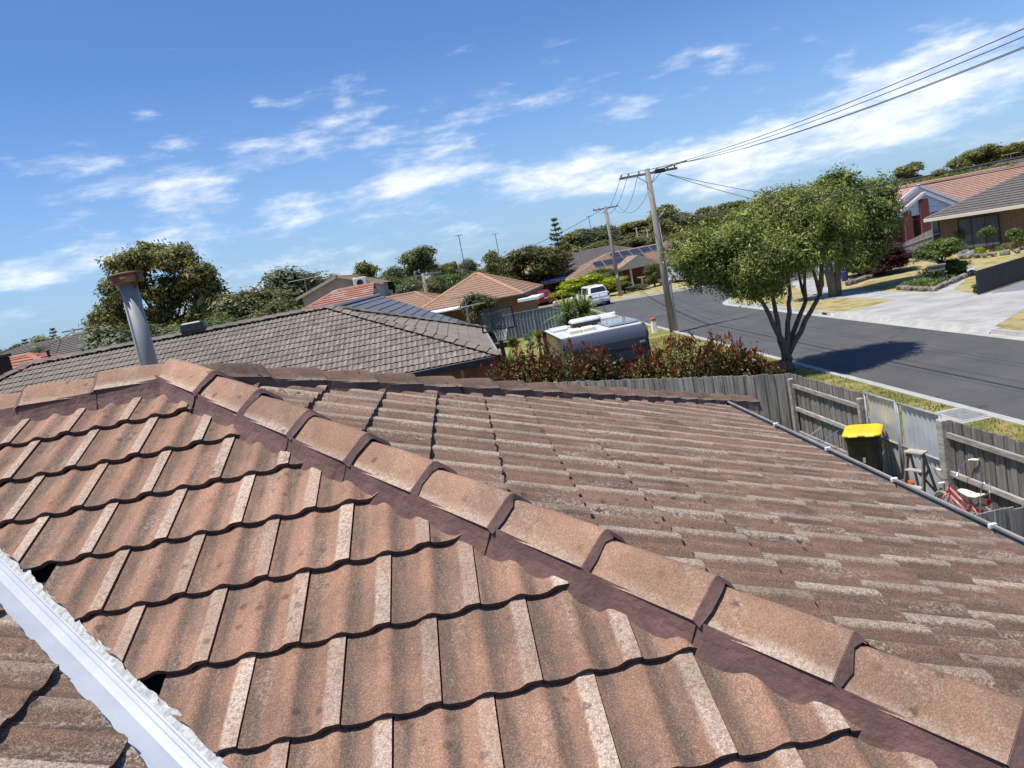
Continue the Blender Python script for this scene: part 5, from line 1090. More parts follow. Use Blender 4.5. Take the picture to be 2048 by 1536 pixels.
# ------------------------------------------------------------------ the person half hidden behind the opposite tree
def person(loc, rz):
    p = thing('person', 'person in grey top and navy trousers standing behind the opposite tree', 'person', loc, rz)
    V = {'pel':(0,0,.93,.145),'sp':(0,.0,1.12,.135),'ch':(0,.01,1.33,.15),'nk':(0,.02,1.49,.062),'hd':(0,.04,1.60,.085),'hd2':(0,.045,1.70,.09),'tp':(0,.03,1.76,.06)}
    for s_, k in ((-1,'l'),(1,'r')):
        V.update({k+'hip':(s_*.10,0,.90,.105),k+'kn':(s_*.11,.02,.50,.065),k+'an':(s_*.11,-.01,.09,.045),k+'ft':(s_*.12,.14,.045,.042),k+'sh':(s_*.18,.01,1.41,.065),k+'el':(s_*.25,-.03,1.14,.046),k+'wr':(s_*.24,.08,.92,.034),k+'pm':(s_*.24,.10,.85,.036)})
        for j, (dx, dz) in enumerate(((-.028,-.085),(-.010,-.098),(.009,-.093),(.026,-.075))): V[k+'f%d' % j] = (s_*.24+dx,.115,.85+dz,.010)
        V[k+'th'] = (s_*.24-s_*.045,.14,.82,.011)
    E = [('pel','sp'),('sp','ch'),('ch','nk'),('nk','hd'),('hd','hd2'),('hd2','tp')]
    for k in 'lr': E += [('pel',k+'hip'),(k+'hip',k+'kn'),(k+'kn',k+'an'),(k+'an',k+'ft'),('ch',k+'sh'),(k+'sh',k+'el'),(k+'el',k+'wr'),(k+'wr',k+'pm')]+[(k+'pm',k+'f%d' % j) for j in range(4)]+[(k+'pm',k+'th')]
    ks = list(V); me = bpy.data.meshes.new('body'); me.from_pydata([V[k][:3] for k in ks], [(ks.index(a),ks.index(b)) for a,b in E], []); o = ob('body', me, p)
    o.modifiers.new('skin','SKIN'); sk = me.skin_vertices[0].data
    for i, k in enumerate(ks): sk[i].radius = (V[k][3]*(1.15 if k in ('pel','sp','ch') else 1),V[k][3]*(.8 if k in ('pel','sp','ch') else 1)); sk[i].use_root = (k == 'pel')
    sub = o.modifiers.new('sub','SUBSURF'); sub.levels = 2; sub.render_levels = 2
    m, t, b = newmat('clothes_and_skin'); z = N(t,'ShaderNodeSeparateXYZ'); link(t, coords(t,'obj'), z.inputs[0])
    c = mixc(t, mathn(t,'GREATER_THAN',z.outputs[2],.98), (.022,.025,.055), (.24,.22,.25)); c = mixc(t, mathn(t,'GREATER_THAN',z.outputs[2],1.475), c, (.52,.34,.26)); c = mixc(t, mathn(t,'LESS_THAN',z.outputs[2],.085), c, (.03,.03,.035))
    ax = mathn(t,'GREATER_THAN',mathn(t,'ABSOLUTE',z.outputs[0]),.20); hand = mathn(t,'MULTIPLY',ax,mathn(t,'LESS_THAN',z.outputs[2],1.2)); c = mixc(t, hand, c, (.52,.34,.26)); link(t, c, b.inputs['Base Color']); me.materials.append(m)
    MB().lathe([(.098,0),(.106,.05),(.095,.10),(.05,.135),(.001,.14)],16,(0,.03,1.66)).build('hair', M('dark_hair', (.05,.035,.025), rough=.8), p, smooth=True)
    skin = M('skin', (.52,.34,.26), rough=.6)
    MB().lathe([(.001,-.018),(.014,-.01),(.010,.012),(.001,.02)],8,(0,.135,1.645)).build('nose', skin, p, smooth=True)
    for s_ in (-1,1): MB().lathe([(.001,-.01),(.011,0),(.001,.01)],8,(s_*.033,.122,1.675)).build('eye', mt['black'], p); MB().lathe([(.001,-.03),(.018,0),(.001,.03)],8,(s_*.095,.03,1.65)).build('ear', skin, p)
    MB().bbox(-.025,.025,.118,.126,1.598,1.606,.002).build('mouth', M('lip', (.35,.12,.10), rough=.6), p)
    return p
q = G(1655,573); person((q.x-.1,q.y,.0), R(150))
# ------------------------------------------------------------------ vegetation
def quads_mesh(name, V4, mat):
    """V4: (n,4,3) leaf corners -> one mesh of separate leaves"""
    n = len(V4); me = bpy.data.meshes.new(name); me.vertices.add(n*4); me.loops.add(n*4); me.polygons.add(n)
    me.vertices.foreach_set('co', V4.reshape(-1).astype(np.float32)); me.loops.foreach_set('vertex_index', np.arange(n*4, dtype=np.int32))
    me.polygons.foreach_set('loop_start', np.arange(0, n*4, 4, dtype=np.int32)); me.polygons.foreach_set('loop_total', np.full(n, 4, dtype=np.int32)); me.update(calc_edges=True)
    me.materials.append(mat); return me
def unit(a): return a/np.maximum(np.linalg.norm(a, axis=-1, keepdims=True), 1e-6)
def leaves(P, Nn, size, aspect, g, droop=0.0, upright=0.0, var=.35):
    n = len(P); Nn = unit(Nn+g.normal(0,.45,(n,3))); T = unit(np.cross(Nn, g.normal(0,1,(n,3))))
    if droop: T = unit(T+np.array([0,0,-droop]))
    if upright: T = unit(T+np.array([0,0,upright]))
    B = unit(np.cross(Nn, T)); s = size*np.exp(g.normal(0,var,n))[:,None]; w = s*aspect
    return np.stack([P-T*s*.5, P+B*w*.5-T*s*.05, P+T*s*.5, P-B*w*.5-T*s*.05], axis=1)
def crown_pts(blobs, nclump, per, rc, g, shell=(.62,1.0), flat=.75, zmin=-9, up=.25):
    vol = np.array([b[3]*b[4]*b[5] for b in blobs])**.67; pr_ = vol/vol.sum(); P, Nn = [], []
    which = g.choice(len(blobs), nclump, p=pr_)
    for k in which:
        b = blobs[k]; d = unit(g.normal(0,1,3)+np.array([0,0,up])); rr = g.uniform(*shell); c = np.array(b[:3])+d*np.array(b[3:6])*rr
        if c[2] < zmin: continue
        m = int(per*g.uniform(.5,1.5)); q = np.clip(g.normal(0,1,(m,3)),-1.7,1.7)*rc*g.uniform(.6,1.4)*np.array([1,1,flat])
        P.append(c+q); Nn.append(np.repeat((d*.7+np.array([0,0,.45]))[None],m,0)+q/rc*.25)
    return np.concatenate(P), np.concatenate(Nn)
mt['bark'] = M('bark_brown', (.095,.075,.06), (.16,.135,.11), 5, 7, .95, .02, 25, stretch=(4,4,.8)); mt['bark_pale'] = M('bark_pale', (.22,.19,.16), (.13,.11,.09), 5, 7, .95, .02, 25, stretch=(4,4,.6)); mt['bark_dark'] = M('bark_dark', (.045,.037,.032), (.085,.07,.06), 5, 7, .95, .02, 25, stretch=(4,4,.8))
fl = {}
fl['street'] = FOL('leaf_street', (.058,.078,.014), (.145,.178,.034), (.36,.365,.095), .26)
fl['street2'] = FOL('leaf_street_far', (.055,.082,.017), (.125,.17,.036), (.27,.30,.075), .25)
fl['gum'] = FOL('leaf_gum_olive', (.090,.095,.026), (.17,.165,.047), (.29,.265,.08), .3)
fl['dark'] = FOL('leaf_dark', (.038,.055,.020), (.078,.10,.036), (.14,.16,.055), .25)
fl['olive'] = FOL('leaf_olive', (.085,.095,.032), (.15,.155,.054), (.24,.23,.085), .28)
fl['green'] = FOL('leaf_green', (.055,.090,.020), (.105,.155,.036), (.17,.22,.055), .28)
fl['grey'] = FOL('leaf_grey_green', (.085,.10,.048), (.15,.165,.085), (.24,.25,.14), .25)
fl['lime'] = FOL('leaf_lime', (.19,.24,.012), (.33,.38,.02), (.48,.50,.05), .35)
fl['bronze'] = FOL('leaf_bronze', (.075,.07,.018), (.15,.115,.03), (.22,.16,.06), .25)
fl['darkolive'] = FOL('leaf_dark_olive', (.060,.066,.019), (.118,.118,.034), (.20,.175,.055), .28)
fl['photinia'] = FOL('leaf_photinia', (.058,.076,.016), (.115,.102,.026), (.24,.13,.045), .25, .4)
fl['photred'] = FOL('leaf_photinia_new', (.13,.018,.014), (.22,.034,.022), (.32,.075,.035), .3, .38)
fl['maple'] = FOL('leaf_maple_purple', (.03,.008,.012), (.065,.015,.022), (.12,.03,.035), .25)
fl['yucca'] = FOL('leaf_yucca', (.07,.11,.025), (.15,.20,.05), (.32,.36,.13), .25, .4)
fl['silver'] = FOL('leaf_silver', (.30,.33,.33), (.45,.48,.48), (.6,.62,.6), .1)
fl['grass'] = FOL('leaf_grass', (.12,.16,.03), (.22,.22,.06), (.40,.34,.14), .3)
def tree_parts(par, trunk, foliage, tmat, fmat, twigs=None):
    me = trunk.build('trunk', tmat, par, smooth=True); o = ob('crown', quads_mesh('crown', foliage, fmat), par); return o
def limb(mb, a, b, r0, r1, g, n=5, bend=.12, seg=7):
    a, b = np.array(a,float), np.array(b,float); L = np.linalg.norm(b-a); pts = []
    for i in range(n+1): u = i/n; p = a+(b-a)*u+g.normal(0,bend*L*.12,3)*(0 if i in (0,n) else 1); p[2] += bend*L*math.sin(u*math.pi)*.35; pts.append(tuple(p))
    mb.tube(pts, [r0+(r1-r0)*i/n for i in range(n+1)], seg); return pts

# --- the big street tree beyond the fence corner
g = np.random.default_rng(3)
T1 = G(1575,742); t1 = thing('street_tree', 'large multi-stemmed street tree with spreading crown beyond the fence corner', 'tree', (T1.x,T1.y,0))
def loc_(px_, py_, Y): q = AT(px_,py_,Y); return np.array([q.x-T1.x, q.y-T1.y, q.z])
Y0 = T1.y; mb = MB(); base_top = np.array([-.02,0,.34])
mb.tube([(0.02,0,-.05),(0,0,.12),(-.02,0,.36)],[.25,.20,.19],12)
tips = [(1395,560,-.9),(1440,500,-.5),(1500,540,.9),(1545,470,.2),(1600,450,-.5),(1650,470,.6),(1480,590,-1.2),(1640,540,-1.1),(1590,520,1.4)]
forks = [(1522,600,-.1),(1545,590,.3),(1580,590,.1),(1640,590,-.1),(1612,600,.3)]
fk = [loc_(a,b,Y0+c) for a,b,c in forks]
for i, f in enumerate(fk): limb(mb, base_top+g.normal(0,.05,3)*[1,1,0], f, .095, .06, g, bend=.06, n=7)
for i, (a,b,c) in enumerate(tips): q = loc_(a,b,Y0+c); limb(mb, fk[min(range(len(fk)), key=lambda k: np.linalg.norm(fk[k][:2]-q[:2]))], q, .06, .02, g, bend=.08)
for k, f in enumerate(fk): q = loc_(*[(1440,500),(1500,480),(1565,450),(1650,455),(1605,470)][k],Y0+(.2,.5,-.2,.1,.6)[k]); limb(mb, f, q, .058, .018, g, bend=.06)
blobs = []
for px_, py_, dY, rx, ry, rz in ((1384,512,-.3,.62,.9,.58),(1420,542,-.2,.66,.8,.45),(1450,490,.2,.9,1.2,.66),(1490,525,-.5,.88,1.0,.68),(1510,460,.5,.9,1.3,.6),(1545,520,-.6,.88,1.0,.68),(1585,450,.1,1.0,1.3,.7),(1600,500,-.6,.88,1.0,.6),(1650,455,.3,.85,1.1,.65),(1655,495,-.1,.6,.9,.45),(1500,580,-.6,.42,.5,.26),(1460,572,-.3,.42,.5,.25),(1640,415,.6,.85,.9,.55),(1560,420,.6,.8,1.0,.5),(1545,575,.2,.35,.4,.22)):
    q = loc_(px_,py_,Y0+dY); blobs.append((*q,rx,ry,rz))
P, Nn = crown_pts(blobs, 1650, 115, .15, g, (.5,1.2), .95, up=.35); fo = leaves(P, Nn, .088, .30, g, droop=.3)
tree_parts(t1, mb, fo, mt['bark'], fl['street'])
# --- the second tree on the opposite verge
g = np.random.default_rng(5)
T2 = G(1672,592); t2 = thing('street_tree', 'tall bushy tree with twin trunk on the opposite verge behind the big street tree', 'tree', (T2.x,T2.y,0))
def loc2(px_, py_, dY): q = AT(px_,py_,T2.y+dY); return np.array([q.x-T2.x, q.y-T2.y, q.z])
mb = MB(); mb.tube([(-.12,0,-.05),(-.15,0,1.0),(-.25,0,2.2)],[.24,.20,.16],10); mb.tube([(.10,0,-.05),(.20,0,1.0),(.42,0,2.2)],[.20,.16,.13],10)
blobs = []
for px_, py_, dY, rx, ry, rz in ((1678,388,0,1.0,1.2,1.0),(1610,420,.2,1.3,1.3,1.2),(1690,440,-.2,1.5,1.5,1.3),(1745,440,.2,1.2,1.3,1.4),(1725,498,-.4,1.3,1.2,.85),(1650,478,0,1.2,1.2,.7),(1755,395,.6,.8,.9,.9),(1570,450,.5,1.1,1.1,.8),(1705,520,-.8,.8,.7,.35)):
    q = loc2(px_,py_,dY); blobs.append((*q,rx,ry,rz)); limb(mb, (.0,0,1.9), q, .09, .025, g)
P, Nn = crown_pts(blobs, 1300, 66, .25, g, (.45,1.10), .9); tree_parts(t2, mb, leaves(P, Nn, .15, .38, g, droop=.2), mt['bark_pale'], fl['street2'])
# --- big gum on the left
g = np.random.default_rng(9)
T3 = AT(345,720,46); t3 = thing('gum_tree', 'big spreading gum tree with open crown behind the flue pipe', 'tree', (T3.x,46,0))
def loc3(px_, py_, dY): q = AT(px_,py_,46+dY); return np.array([q.x-T3.x, q.y-46, q.z])
mb = MB(); mb.tube([(0,0,-.1),(.05,0,2.2),(0,0,4.2)],[.38,.30,.24],10); blobs = []
for px_, py_, dY, rx, ry, rz, lr in ((255,530,0,1.15,1.6,.85,.07),(300,515,.4,1.2,1.6,.75,.08),(350,520,0,1.2,1.6,.8,.08),(395,550,-.2,.95,1.4,.75,.07),(240,585,-.2,1.0,1.3,.9,.06),(225,640,0,1.0,1.2,1.0,.05),(410,595,0,.95,1.3,.95,.06),(310,590,-.4,.8,1.0,.5,.05),(400,640,.2,1.1,1.4,1.1,.05),(350,600,.8,.6,.8,.5,.05),(290,650,.5,.9,1.1,.8,.05),(200,650,.4,.5,.8,.7,.04),(425,570,0,.4,.6,.5,.03),(335,570,.6,.8,1.0,.5,.04),(372,580,.3,.7,1.0,.55,.04),(320,625,.2,.9,1.1,.7,.04),(360,660,-.2,1.0,1.2,.8,.04),(275,560,.6,.9,1.1,.6,.04)):
    q = loc3(px_,py_,dY); blobs.append((*q,rx,ry,rz)); limb(mb, (0,0,3.2+g.uniform(-.6,.9)), q, lr*1.6, .025, g, bend=.15)
P, Nn = crown_pts(blobs, 1500, 24, .21, g, (.45,1.05), .6); tree_parts(t3, mb, leaves(P, Nn, .22, .40, g, droop=.3), mt['bark_dark'], fl['gum'])

# --- trees shared by kind: unit trees 8 m tall, 6 m wide
PROTO = {}
def proto(kind, seed):
    if (kind, seed) in PROTO: return PROTO[(kind, seed)]
    g = np.random.default_rng(100+seed*7+sum(map(ord,kind))); mb = MB()
    if kind.startswith('gum'):
        mb.tube([(0,0,-.1),(.15,.1,2.5),(.05,0,4.6)],[.24,.18,.13],7); bl = []
        for i in range(10):
            a = g.uniform(0,6.28); r = g.uniform(.4,2.3); z = g.uniform(4.3,7.3)-r*.35; bl.append((r*math.cos(a),r*math.sin(a),z,g.uniform(.7,1.2),g.uniform(.7,1.2),g.uniform(.4,.75))); limb(mb,(.05,0,g.uniform(2.8,4.4)),bl[-1][:3],.075,.02,g,bend=.15,seg=5)
        P, Nn = crown_pts(bl, 420, 20, .26, g, (.45,1.05), .6); fo = leaves(P, Nn, .28, .46, g, droop=.25)
    elif kind.startswith('conifer'):
        mb.tube([(0,0,-.1),(0,0,7.9)],[.2,.03],7); Ps, Ns = [], []
        for i in range(13):
            z = 1.4+6.3*i/12; r = 2.9*(1-(z-.6)/7.9)**.85
            for k in range(9): a = g.uniform(0,6.28); e = np.array([r*math.cos(a),r*math.sin(a),z+r*.22]); mb.tube([(0,0,z),tuple(e)],[.035,.012],4); m = 26; u = g.uniform(.25,1.0,m)[:,None]; Ps.append(np.array([0,0,z])+(e-[0,0,z])*u+g.normal(0,.12,(m,3))*[1,1,.5]); Ns.append(np.tile([0,0,1.0],(m,1)))
        fo = leaves(np.concatenate(Ps), np.concatenate(Ns), .26, .4, g)
    else:
        mb.tube([(0,0,-.1),(.05,0,1.6),(0,0,3.6)],[.22,.17,.09],7); bl = []
        for i in range(13):
            a = g.uniform(0,6.28); r = g.uniform(.2,1.9); z = g.uniform(1.6,6.6); r *= 1-.35*abs(z-3.8)/3.2; bl.append((r*math.cos(a),r*math.sin(a),z,g.uniform(.9,1.4),g.uniform(.9,1.4),g.uniform(.7,1.25))); limb(mb,(0,0,min(z,3.0)*.8),bl[-1][:3],.07,.02,g,seg=5)
        P, Nn = crown_pts(bl, 1150, 24, .27, g, (.5,1.06)); fo = leaves(P, Nn, .20, .5, g)
    cm = {'gum':'gum','gumdark':'olive','round':'dark','roundolive':'olive','roundgreen':'green','roundgrey':'grey','roundbronze':'darkolive','conifer':'dark','conifergreen':'green','street':'street2','lime':'lime','maple':'maple'}[kind]
    r = thing('proto', '', '', (0,0,0)); tree_parts(r, mb, fo, mt['bark_dark'], fl[cm]); PROTO[(kind,seed)] = [r, False]; return PROTO[(kind,seed)]
def plant(name, label, px_, top, Y, wpx, kind, seed=0, group=None, cat='tree', base=None, deep=1.0):
    pr_ = proto(kind, seed)
    if not pr_[1]: o = pr_[0]; pr_[1] = True
    else: o = copy_tree(pr_[0])
    q = AT(px_, top, Y); dist = math.hypot(q.x, Y); wm = wpx*dist/FPX/6.0*1.2; b = 0.0 if base is None else base; hm = (q.z-b)/7.9
    dz = top+ (q.z-b)*FPX/dist; foot = AT(px_+ (q.z-b)*FPX/dist*.15, dz, Y)
    o.name = name; o.location = (foot.x if abs(foot.x-q.x) < 3 else q.x, Y, b); o.location.x = q.x; o.scale = (wm,wm*deep,hm); o.rotation_euler = (0,0,rnd.uniform(0,6.28)); tag(o, label, cat, group); return o
TL = 'far tree line'
K = ['gum','gumdark','round','roundolive','roundgreen']
# left horizon
for i, (x,y,Y,wd,k,s_) in enumerate(((15,690,120,50,'round',0),(48,682,125,44,'conifer',0),(72,668,118,60,'roundolive',0),(104,660,120,44,'conifer',0),(128,668,126,50,'roundgreen',0),(166,648,110,34,'gumdark',1),(190,640,85,60,'gumdark',0),(30,706,60,60,'roundgreen',1),(78,682,58,52,'roundgreen',0),(135,672,95,60,'round',1))): plant('tree', f'small tree on the left horizon, {ORD[i]} listed from the left edge' if False else f'dark {["tree","pine"][k.startswith("con")]} on the left horizon, {ORD[i]} from the left edge', x,y-3,Y,wd*(.9 if k.startswith('con') else 1.3),k,s_,TL)
plant('shrub', 'grey-green willowy shrub left of the flue pipe', 205,648,33,190,'roundgrey',0,None,'shrub'); plant('shrub', 'broad green shrub below the big gum, right of the flue', 400,622,36,240,'roundgreen',0,None,'shrub'); plant('shrub', 'grey-green shrub filling the gap under the big gum', 270,640,38,190,'roundgrey',1,None,'shrub')
plant('tree', 'rounded mid-green tree between the big gum and the cream house', 490,566,42,190,'roundolive',1); plant('tree', 'grey-green bushy tree left of the cream house', 572,534,66,190,'roundgrey',0); plant('tree', 'dark tree immediately left of the cream gable', 632,546,78,90,'round',0); plant('shrub', 'olive shrub behind the black roof pipes', 530,588,40,140,'roundolive',0,None,'shrub'); plant('shrub', 'small yellow-green shrub below the tv aerial', 603,604,57,34,'lime',0,None,'shrub')
for i, (x,y,Y,wd,k,s_) in enumerate(((668,540,120,70,'roundolive',0),(690,545,110,60,'gum',0),(735,516,105,90,'gum',1),(772,525,84,70,'round',1),(826,488,100,95,'gumdark',0),(868,520,110,60,'roundolive',0),(893,512,120,55,'gum',0),(928,515,125,60,'roundgrey',1),(973,498,110,62,'gum',1),(1003,512,120,80,'roundolive',1))): plant('gum_tree' if 'gum' in k else 'tree', f'{["tree","gum tree"]["gum" in k]} on the skyline behind the orange roofs, {ORD[i]} from the cream house', x,y,Y,wd,k,s_,TL)
for i, (x,y,Y,wd,k,s_) in enumerate(((778,545,70,80,'roundgreen',1),(760,540,72,70,'roundgreen',0),(800,548,74,90,'roundolive',0),(850,552,76,90,'roundolive',1),(905,540,80,80,'roundgreen',1),(945,535,82,70,'roundgreen',0),(720,560,64,60,'roundolive',1),(815,565,66,100,'roundgrey',0))): plant('shrub', f'leafy {["green","olive","grey"][0 if "green" in k else 1 if "olive" in k else 2]} shrub behind the orange hip roof, {ORD[i]} of its row', x,y,Y,wd,k,s_,'shrubs behind the orange roof','shrub')
plant('tree', 'dense dark rounded tree above the red car', 1068,480,83,175,'roundbronze',0,deep=.6); plant('tree', 'dense olive tree lobe left of the red car', 1022,500,82,115,'roundbronze',1,deep=.6); plant('conifer', 'spiky dark conifer poking above the dense rounded tree', 1107,437,88,62,'conifer',1)
plant('tree', 'small bronze-leaved tree between the hoop and the orange roof', 952,574,46,110,'roundbronze',1,deep=.8); plant('shrub', 'bright lime green rounded bush beside the white car', 1172,545,71,125,'lime',0,None,'shrub',deep=.7); plant('shrub', 'dark green shrub behind the lime bush', 1200,532,76,60,'roundgreen',0,None,'shrub'); plant('tree', 'feathery olive tree in front of the portico', 1302,522,72,62,'roundolive',0,deep=.7)
plant('shrub', 'low spreading shrub at the portico steps', 1275,568,71,44,'roundgrey',1,None,'shrub'); plant('shrub', 'small garden shrub right of the far power pole', 1245,562,72,36,'roundolive',1,None,'shrub'); plant('shrub', 'yellow-green garden shrub by the bird bath', 1262,572,73,26,'lime',0,None,'shrub')
for i, (x,y,Y,wd,k,s_) in enumerate(((1150,455,130,110,'gumdark',0),(1195,448,128,110,'round',0),(1240,442,134,100,'gumdark',1),(1280,425,130,110,'gum',0),(1322,405,132,90,'gumdark',0),(1352,418,138,80,'gum',1),(1388,402,130,90,'gumdark',1),(1425,408,140,80,'gum',0),(1462,398,134,80,'gumdark',0),(1500,392,138,80,'gum',1),(1540,398,140,80,'round',1))): plant('gum_tree', f'dark gum tree on the skyline behind the poles, {ORD[i]} from the left', x,y,Y,wd,k,s_,TL)
for i, (x,y,Y,wd,k,s_) in enumerate(((1260,470,108,110,'roundbronze',0),(1330,462,106,110,'roundolive',0),(1200,478,112,90,'roundolive',1),(1400,452,90,110,'roundgreen',0),(1460,440,80,120,'street',0),(1520,420,76,120,'street',1),(1580,400,84,110,'street',0))): plant('tree', f'leafy tree behind the street, {ORD[i]} of the row left of the big tree', x,y,Y,wd,k,s_,'trees behind the street')
for i, (x,y,Y,wd,k,s_) in enumerate(((1725,355,150,90,'roundolive',0),(1765,368,140,70,'gum',0),(1815,322,150,80,'gumdark',0),(1862,330,154,60,'gumdark',1),(1905,312,150,70,'gum',1),(1955,288,152,80,'gumdark',0),(2000,284,156,80,'gumdark',1),(2040,268,150,80,'gum',0),(2085,270,150,80,'gumdark',0))): plant('gum_tree', f'gum tree on the right skyline, {ORD[i]} from the big street tree', x,y,Y,wd,k,s_,TL)
for i, (x,y,Y,wd,k,s_) in enumerate(((1790,362,100,120,'roundolive',1),(1850,360,105,110,'roundbronze',0),(1910,338,108,110,'roundgreen',0),(1975,325,106,110,'roundolive',0),(2035,318,112,90,'roundolive',1),(1745,380,96,80,'roundgreen',1))): plant('tree', f'leafy tree behind the pink-brown ridge, {ORD[i]} of the row', x,y,Y,wd,k,s_,'trees behind the right houses')
# right gardens
q = G(1752,543); plant('maple_tree', 'small dark purple maple left of the sloping paling fence', 1757,484,44,120,'maple',0)
q = G(1873,557); sm = plant('tree', 'small round dark green tree above the letterbox', 1876,472,36.6,92,'roundgreen',1,deep=.9)
plant('shrub', 'bushy plant to the right of the letterbox tree trunk', 1916,532,36.2,26,'roundgreen',0,None,'shrub'); plant('shrub', 'low dark shrub under the letterbox tree', 1889,543,36.9,26,'round',0,None,'shrub'); plant('shrub', 'small clipped shrub at the end of the black board fence', 1951,566,30.2,16,'roundgreen',0,None,'shrub'); plant('shrub', 'green shrub above the maple before the brick piers', 1790,484,52,34,'roundgreen',1,None,'shrub')
plant('shrub', 'dark shrubs in shade behind the opposite tree trunk', 1715,520,46,70,'round',1,None,'shrub')
def ball(name, label, px_, py_, Y, rx, rz, fm, n=5200, ls=.055, stem=0.0, cat='shrub', seed=1, ratio=.5):
    q = AT(px_,py_,Y); g = np.random.default_rng(seed); o = thing(name, label, cat, (q.x,Y,0)); zc_ = q.z-rz if stem == 0 else q.z-rz
    d = unit(g.normal(0,1,(n,3))); r = g.uniform(.86,1.02,n)[:,None]*(1+.06*np.sin(d[:,:1]*9+d[:,2:]*7)); P = d*r*np.array([rx,rx*.9,rz])+np.array([0,0,zc_]); k = P[:,2] > 0; P, d = P[k], d[k]
    ob('foliage', quads_mesh('foliage', leaves(P, d, ls, ratio, g), fm), o); mb = MB(); mb.tube([(0,0,0),(0,0,max(.1,zc_))],.03,6); mb.build('stem', mt['bark'], o); return o
ball('hedge_ball', 'clipped rounded hedge ball left of the right-hand one', 1999,490,44.5,.62,.50,fl['roundg'] if 'roundg' in fl else fl['green'],seed=2); ball('hedge_ball', 'big clipped hedge ball cut by the right edge', 2046,472,43,.75,.72,fl['green'],seed=3)
for i, (px_, py_) in enumerate(((1926,458),(1976,453),(2030,458))):
    q = AT(px_,py_,47-2.2*i); g = np.random.default_rng(40+i); o = thing('rose_bush', f'leafy standard rose before the tan house windows, {ORD[i]} from the left', 'rose bush', (q.x,47-2.2*i,0)); zc_ = q.z-.3
    P, Nn = crown_pts([(0,0,zc_,.5,.4,.30)], 60, 14, .10, g, (.2,1.1)); ob('foliage', quads_mesh('foliage', leaves(P,Nn,.11,.6,g), fl['green']), o); MB().tube([(0,0,0),(.03,0,zc_)],.02,6).build('stem', mt['bark'], o)
for i, (px_, py_) in enumerate(((1926,498),(1944,500))): ball('silver_plant', f'silver-leaved bedding plant under the tan house window, {["left","right"][i]} one', px_,py_,44.8-.6*i,.34,.28,fl['silver'],700,.12,seed=50+i,ratio=.3)
ball('shrub', 'small bright green shrub right of the silver plants', 1958,494,44,.36,.32,fl['lime'],900,.09,seed=60)
g = np.random.default_rng(70)                # ground cover in the letterbox bed
q1, q2, q3, q4 = G(1800,576), G(1866,578), G(1935,548), G(1860,560); P = []
for _ in range(5200): u, v = g.uniform(0,1,2); p = (1-u)*((1-v)*np.array(q1)+v*np.array(q2))+u*((1-v)*np.array(q4)+v*np.array(q3)); P.append([p[0],p[1],g.uniform(.02,.26)])
P = np.array(P); o = ob('ground_cover', quads_mesh('ground_cover', leaves(P, np.tile([0,0,1.],(len(P),1)), .13, .3, g, upright=.6), fl['green'])); o['kind'] = 'stuff'; tag(o, 'leafy green ground cover in the letterbox garden bed', 'ground cover')

# --- photinia hedge behind our back fence: each shrub its own thing
for i, (px_, top, wd) in enumerate(((1012,702,.95),(1062,688,1.0),(1112,680,1.05),(1165,690,.95),(1218,700,.95),(1268,706,.9),(1322,676,1.1),(1378,662,1.2),(1432,668,1.1),(1484,684,1.0),(1532,712,.85))):
    x = AT(px_,720,17.8).x; Yh = 15.5+(6.5-x)*.331+1.15+rnd.uniform(-.15,.15); q = AT(px_,top,Yh); g = np.random.default_rng(200+i); hgt = q.z
    o = thing('photinia_shrub', f'red-tipped photinia shrub, {ORD[i]} from the left in the hedge', 'shrub', (q.x,Yh,0), 0, 'red-tipped hedge'); mb = MB(); Ps, Ns, Pr, Nr = [], [], [], []
    ns = 13
    for k in range(ns):
        a = g.uniform(0,6.28); r = g.uniform(.1,.58)*wd; tip = np.array([r*math.cos(a)*1.0,r*math.sin(a)*.75,hgt*g.uniform(.72,1.0)]); b0 = np.array([r*.35*math.cos(a),r*.3*math.sin(a),0]); limb(mb, b0, tip, .016, .006, g, bend=.05, seg=5)
        m = 330; u = g.uniform(.12,.95,m)[:,None]; c = b0+(tip-b0)*u; sp_ = (.05+.15*np.sin(np.clip(u,0,1)*math.pi))*wd; Ps.append(c+g.normal(0,1,(m,3))*sp_); Ns.append(g.normal(0,1,(m,3))+[0,0,.5])
        for _ in range(2):
            t0 = tip*np.array([1,1,1])+g.normal(0,.09,3)*[1,1,1.1]; m = 17; u = g.uniform(-.24,.06,m); Pr.append(t0+np.stack([g.normal(0,.03,m),g.normal(0,.03,m),u],1)); Ns2 = g.normal(0,1,(m,3)); Ns2[:,2] *= .2; Nr.append(Ns2)
    mb.build('stems', mt['bark'], o); ob('foliage', quads_mesh('foliage', leaves(np.concatenate(Ps),np.concatenate(Ns),.085,.42,g), fl['photinia']), o); ob('new_growth', quads_mesh('new_growth', leaves(np.concatenate(Pr),np.concatenate(Nr),.095,.26,g,upright=1.6), fl['photred']), o)['kind'] = 'stuff'
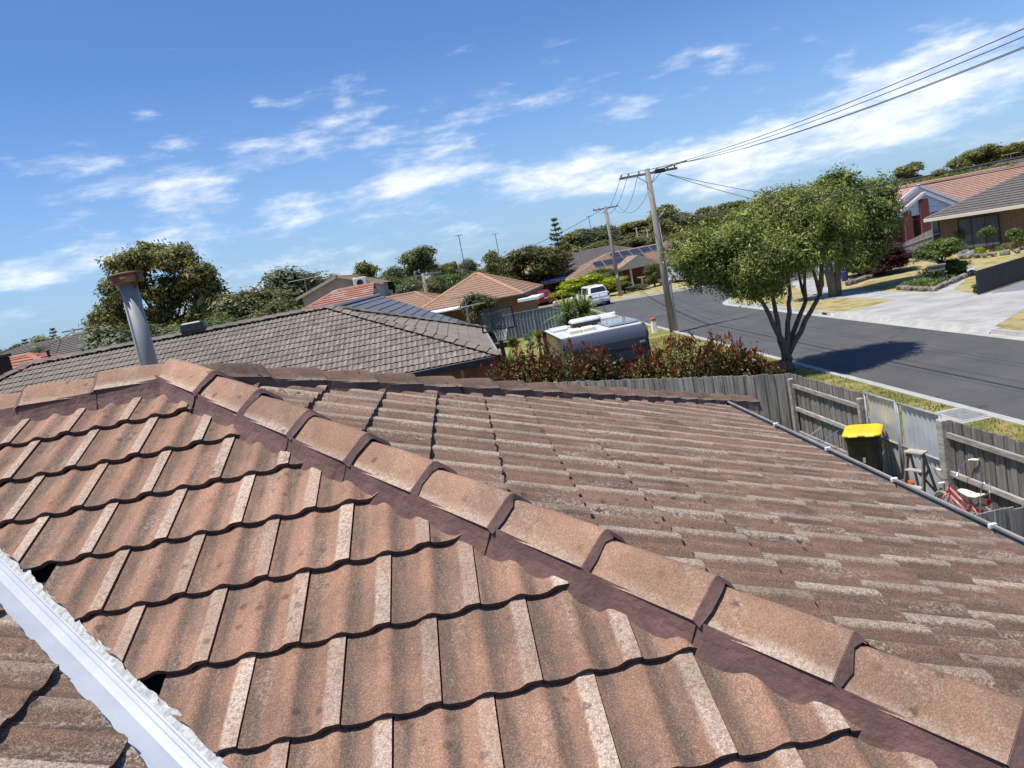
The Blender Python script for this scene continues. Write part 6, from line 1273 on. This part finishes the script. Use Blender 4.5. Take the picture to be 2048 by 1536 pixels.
# --- yuccas and strappy plants
def yucca(label, p, heads, r, h0, n, seed, cat='yucca'):
    g = np.random.default_rng(seed); o = thing('yucca', label, cat, p); mb = MB(); F = []
    for k in range(heads):
        a = g.uniform(0,6.28); c = np.array([.35*r*math.cos(a)*(heads>1),.35*r*math.sin(a)*(heads>1),h0*g.uniform(.6,1.1)]); mb.tube([(c[0]*.3,c[1]*.3,0),tuple(c)],[.06,.045],7)
        for _ in range(n):
            d = unit(g.normal(0,1,3)+np.array([0,0,.55])); L = r*g.uniform(.75,1.1); sd = unit(np.cross(d,[0,0,1.0])+1e-4); w_ = .032*g.uniform(.8,1.3); pts = [c+d*L*u+np.array([0,0,-.28*L*u*u]) for u in (0,.35,.7,1.0)]; ww = (w_*.7,w_,w_*.75,.003)
            for j in range(3): F.append([pts[j]-sd*ww[j],pts[j]+sd*ww[j],pts[j+1]+sd*ww[j+1],pts[j+1]-sd*ww[j+1]])
    me = quads_mesh('leaves', np.array(F), fl['yucca']); bm = bmesh.new(); bm.from_mesh(me); bmesh.ops.remove_doubles(bm, verts=bm.verts, dist=.0005); bm.to_mesh(me); bm.free()
    ob('leaves', me, o); mb.build('stem', mt['bark'], o)
q = AT(1160,640,30); yucca('large clump of green yucca behind the white caravan roof', (q.x,30.5,0), 7, 1.15, 2.25, 80, 1); q = AT(1245,635,30); yucca('small yucca just right of the white caravan roof', (q.x,30.5,0), 2, .70, 1.95, 60, 2)
q = AT(990,668,25); yucca('dark yucca behind the basketball pole', (q.x,25.5,0), 3, .8, 1.9, 60, 3); q = AT(990,745,19.6); yucca('small bright yucca rosette below the basketball hoop', (q.x,19.7,0), 1, .42, 1.62, 60, 4); q = AT(1075,672,26); yucca('yellowish strappy plant left of the caravan', (q.x,26,0), 1, .7, 2.0, 60, 5)
plant('shrub', 'small green shrub at the foot of the steel fence', 1022,672,44,26,'roundgreen',0,None,'shrub'); plant('shrub', 'leafy weed by the steel fence left of the caravan', 1056,665,42,24,'roundgreen',1,None,'shrub')
# --- grass blades along the verges and the fence foot
g = np.random.default_rng(77); n = 26000; P = np.stack([g.uniform(6.62,9.9,n), g.uniform(6,36,n), g.uniform(.01,.03,n)],1); P = P[~((P[:,0] > pl.x-.55)&(P[:,0] < pl.x+.75)&(P[:,1] > pl.y-.67)&(P[:,1] < pl.y+.55))]
P2 = np.stack([g.uniform(5.2,6.46,6000), g.uniform(10.4,15.4,6000), g.uniform(.01,.05,6000)],1); P = np.concatenate([P,P2])
o = ob('grass', quads_mesh('grass', leaves(P, np.tile([0,0,.2],(len(P),1)), .06, .22, g, upright=1.5), fl['grass'])); o['kind'] = 'stuff'; tag(o, 'short green and straw-coloured grass on the verge and along the fence', 'grass')
for k, v_ in PROTO.items():
    if not v_[1]:
        for c_ in list(v_[0].children): bpy.data.objects.remove(c_)
        bpy.data.objects.remove(v_[0])
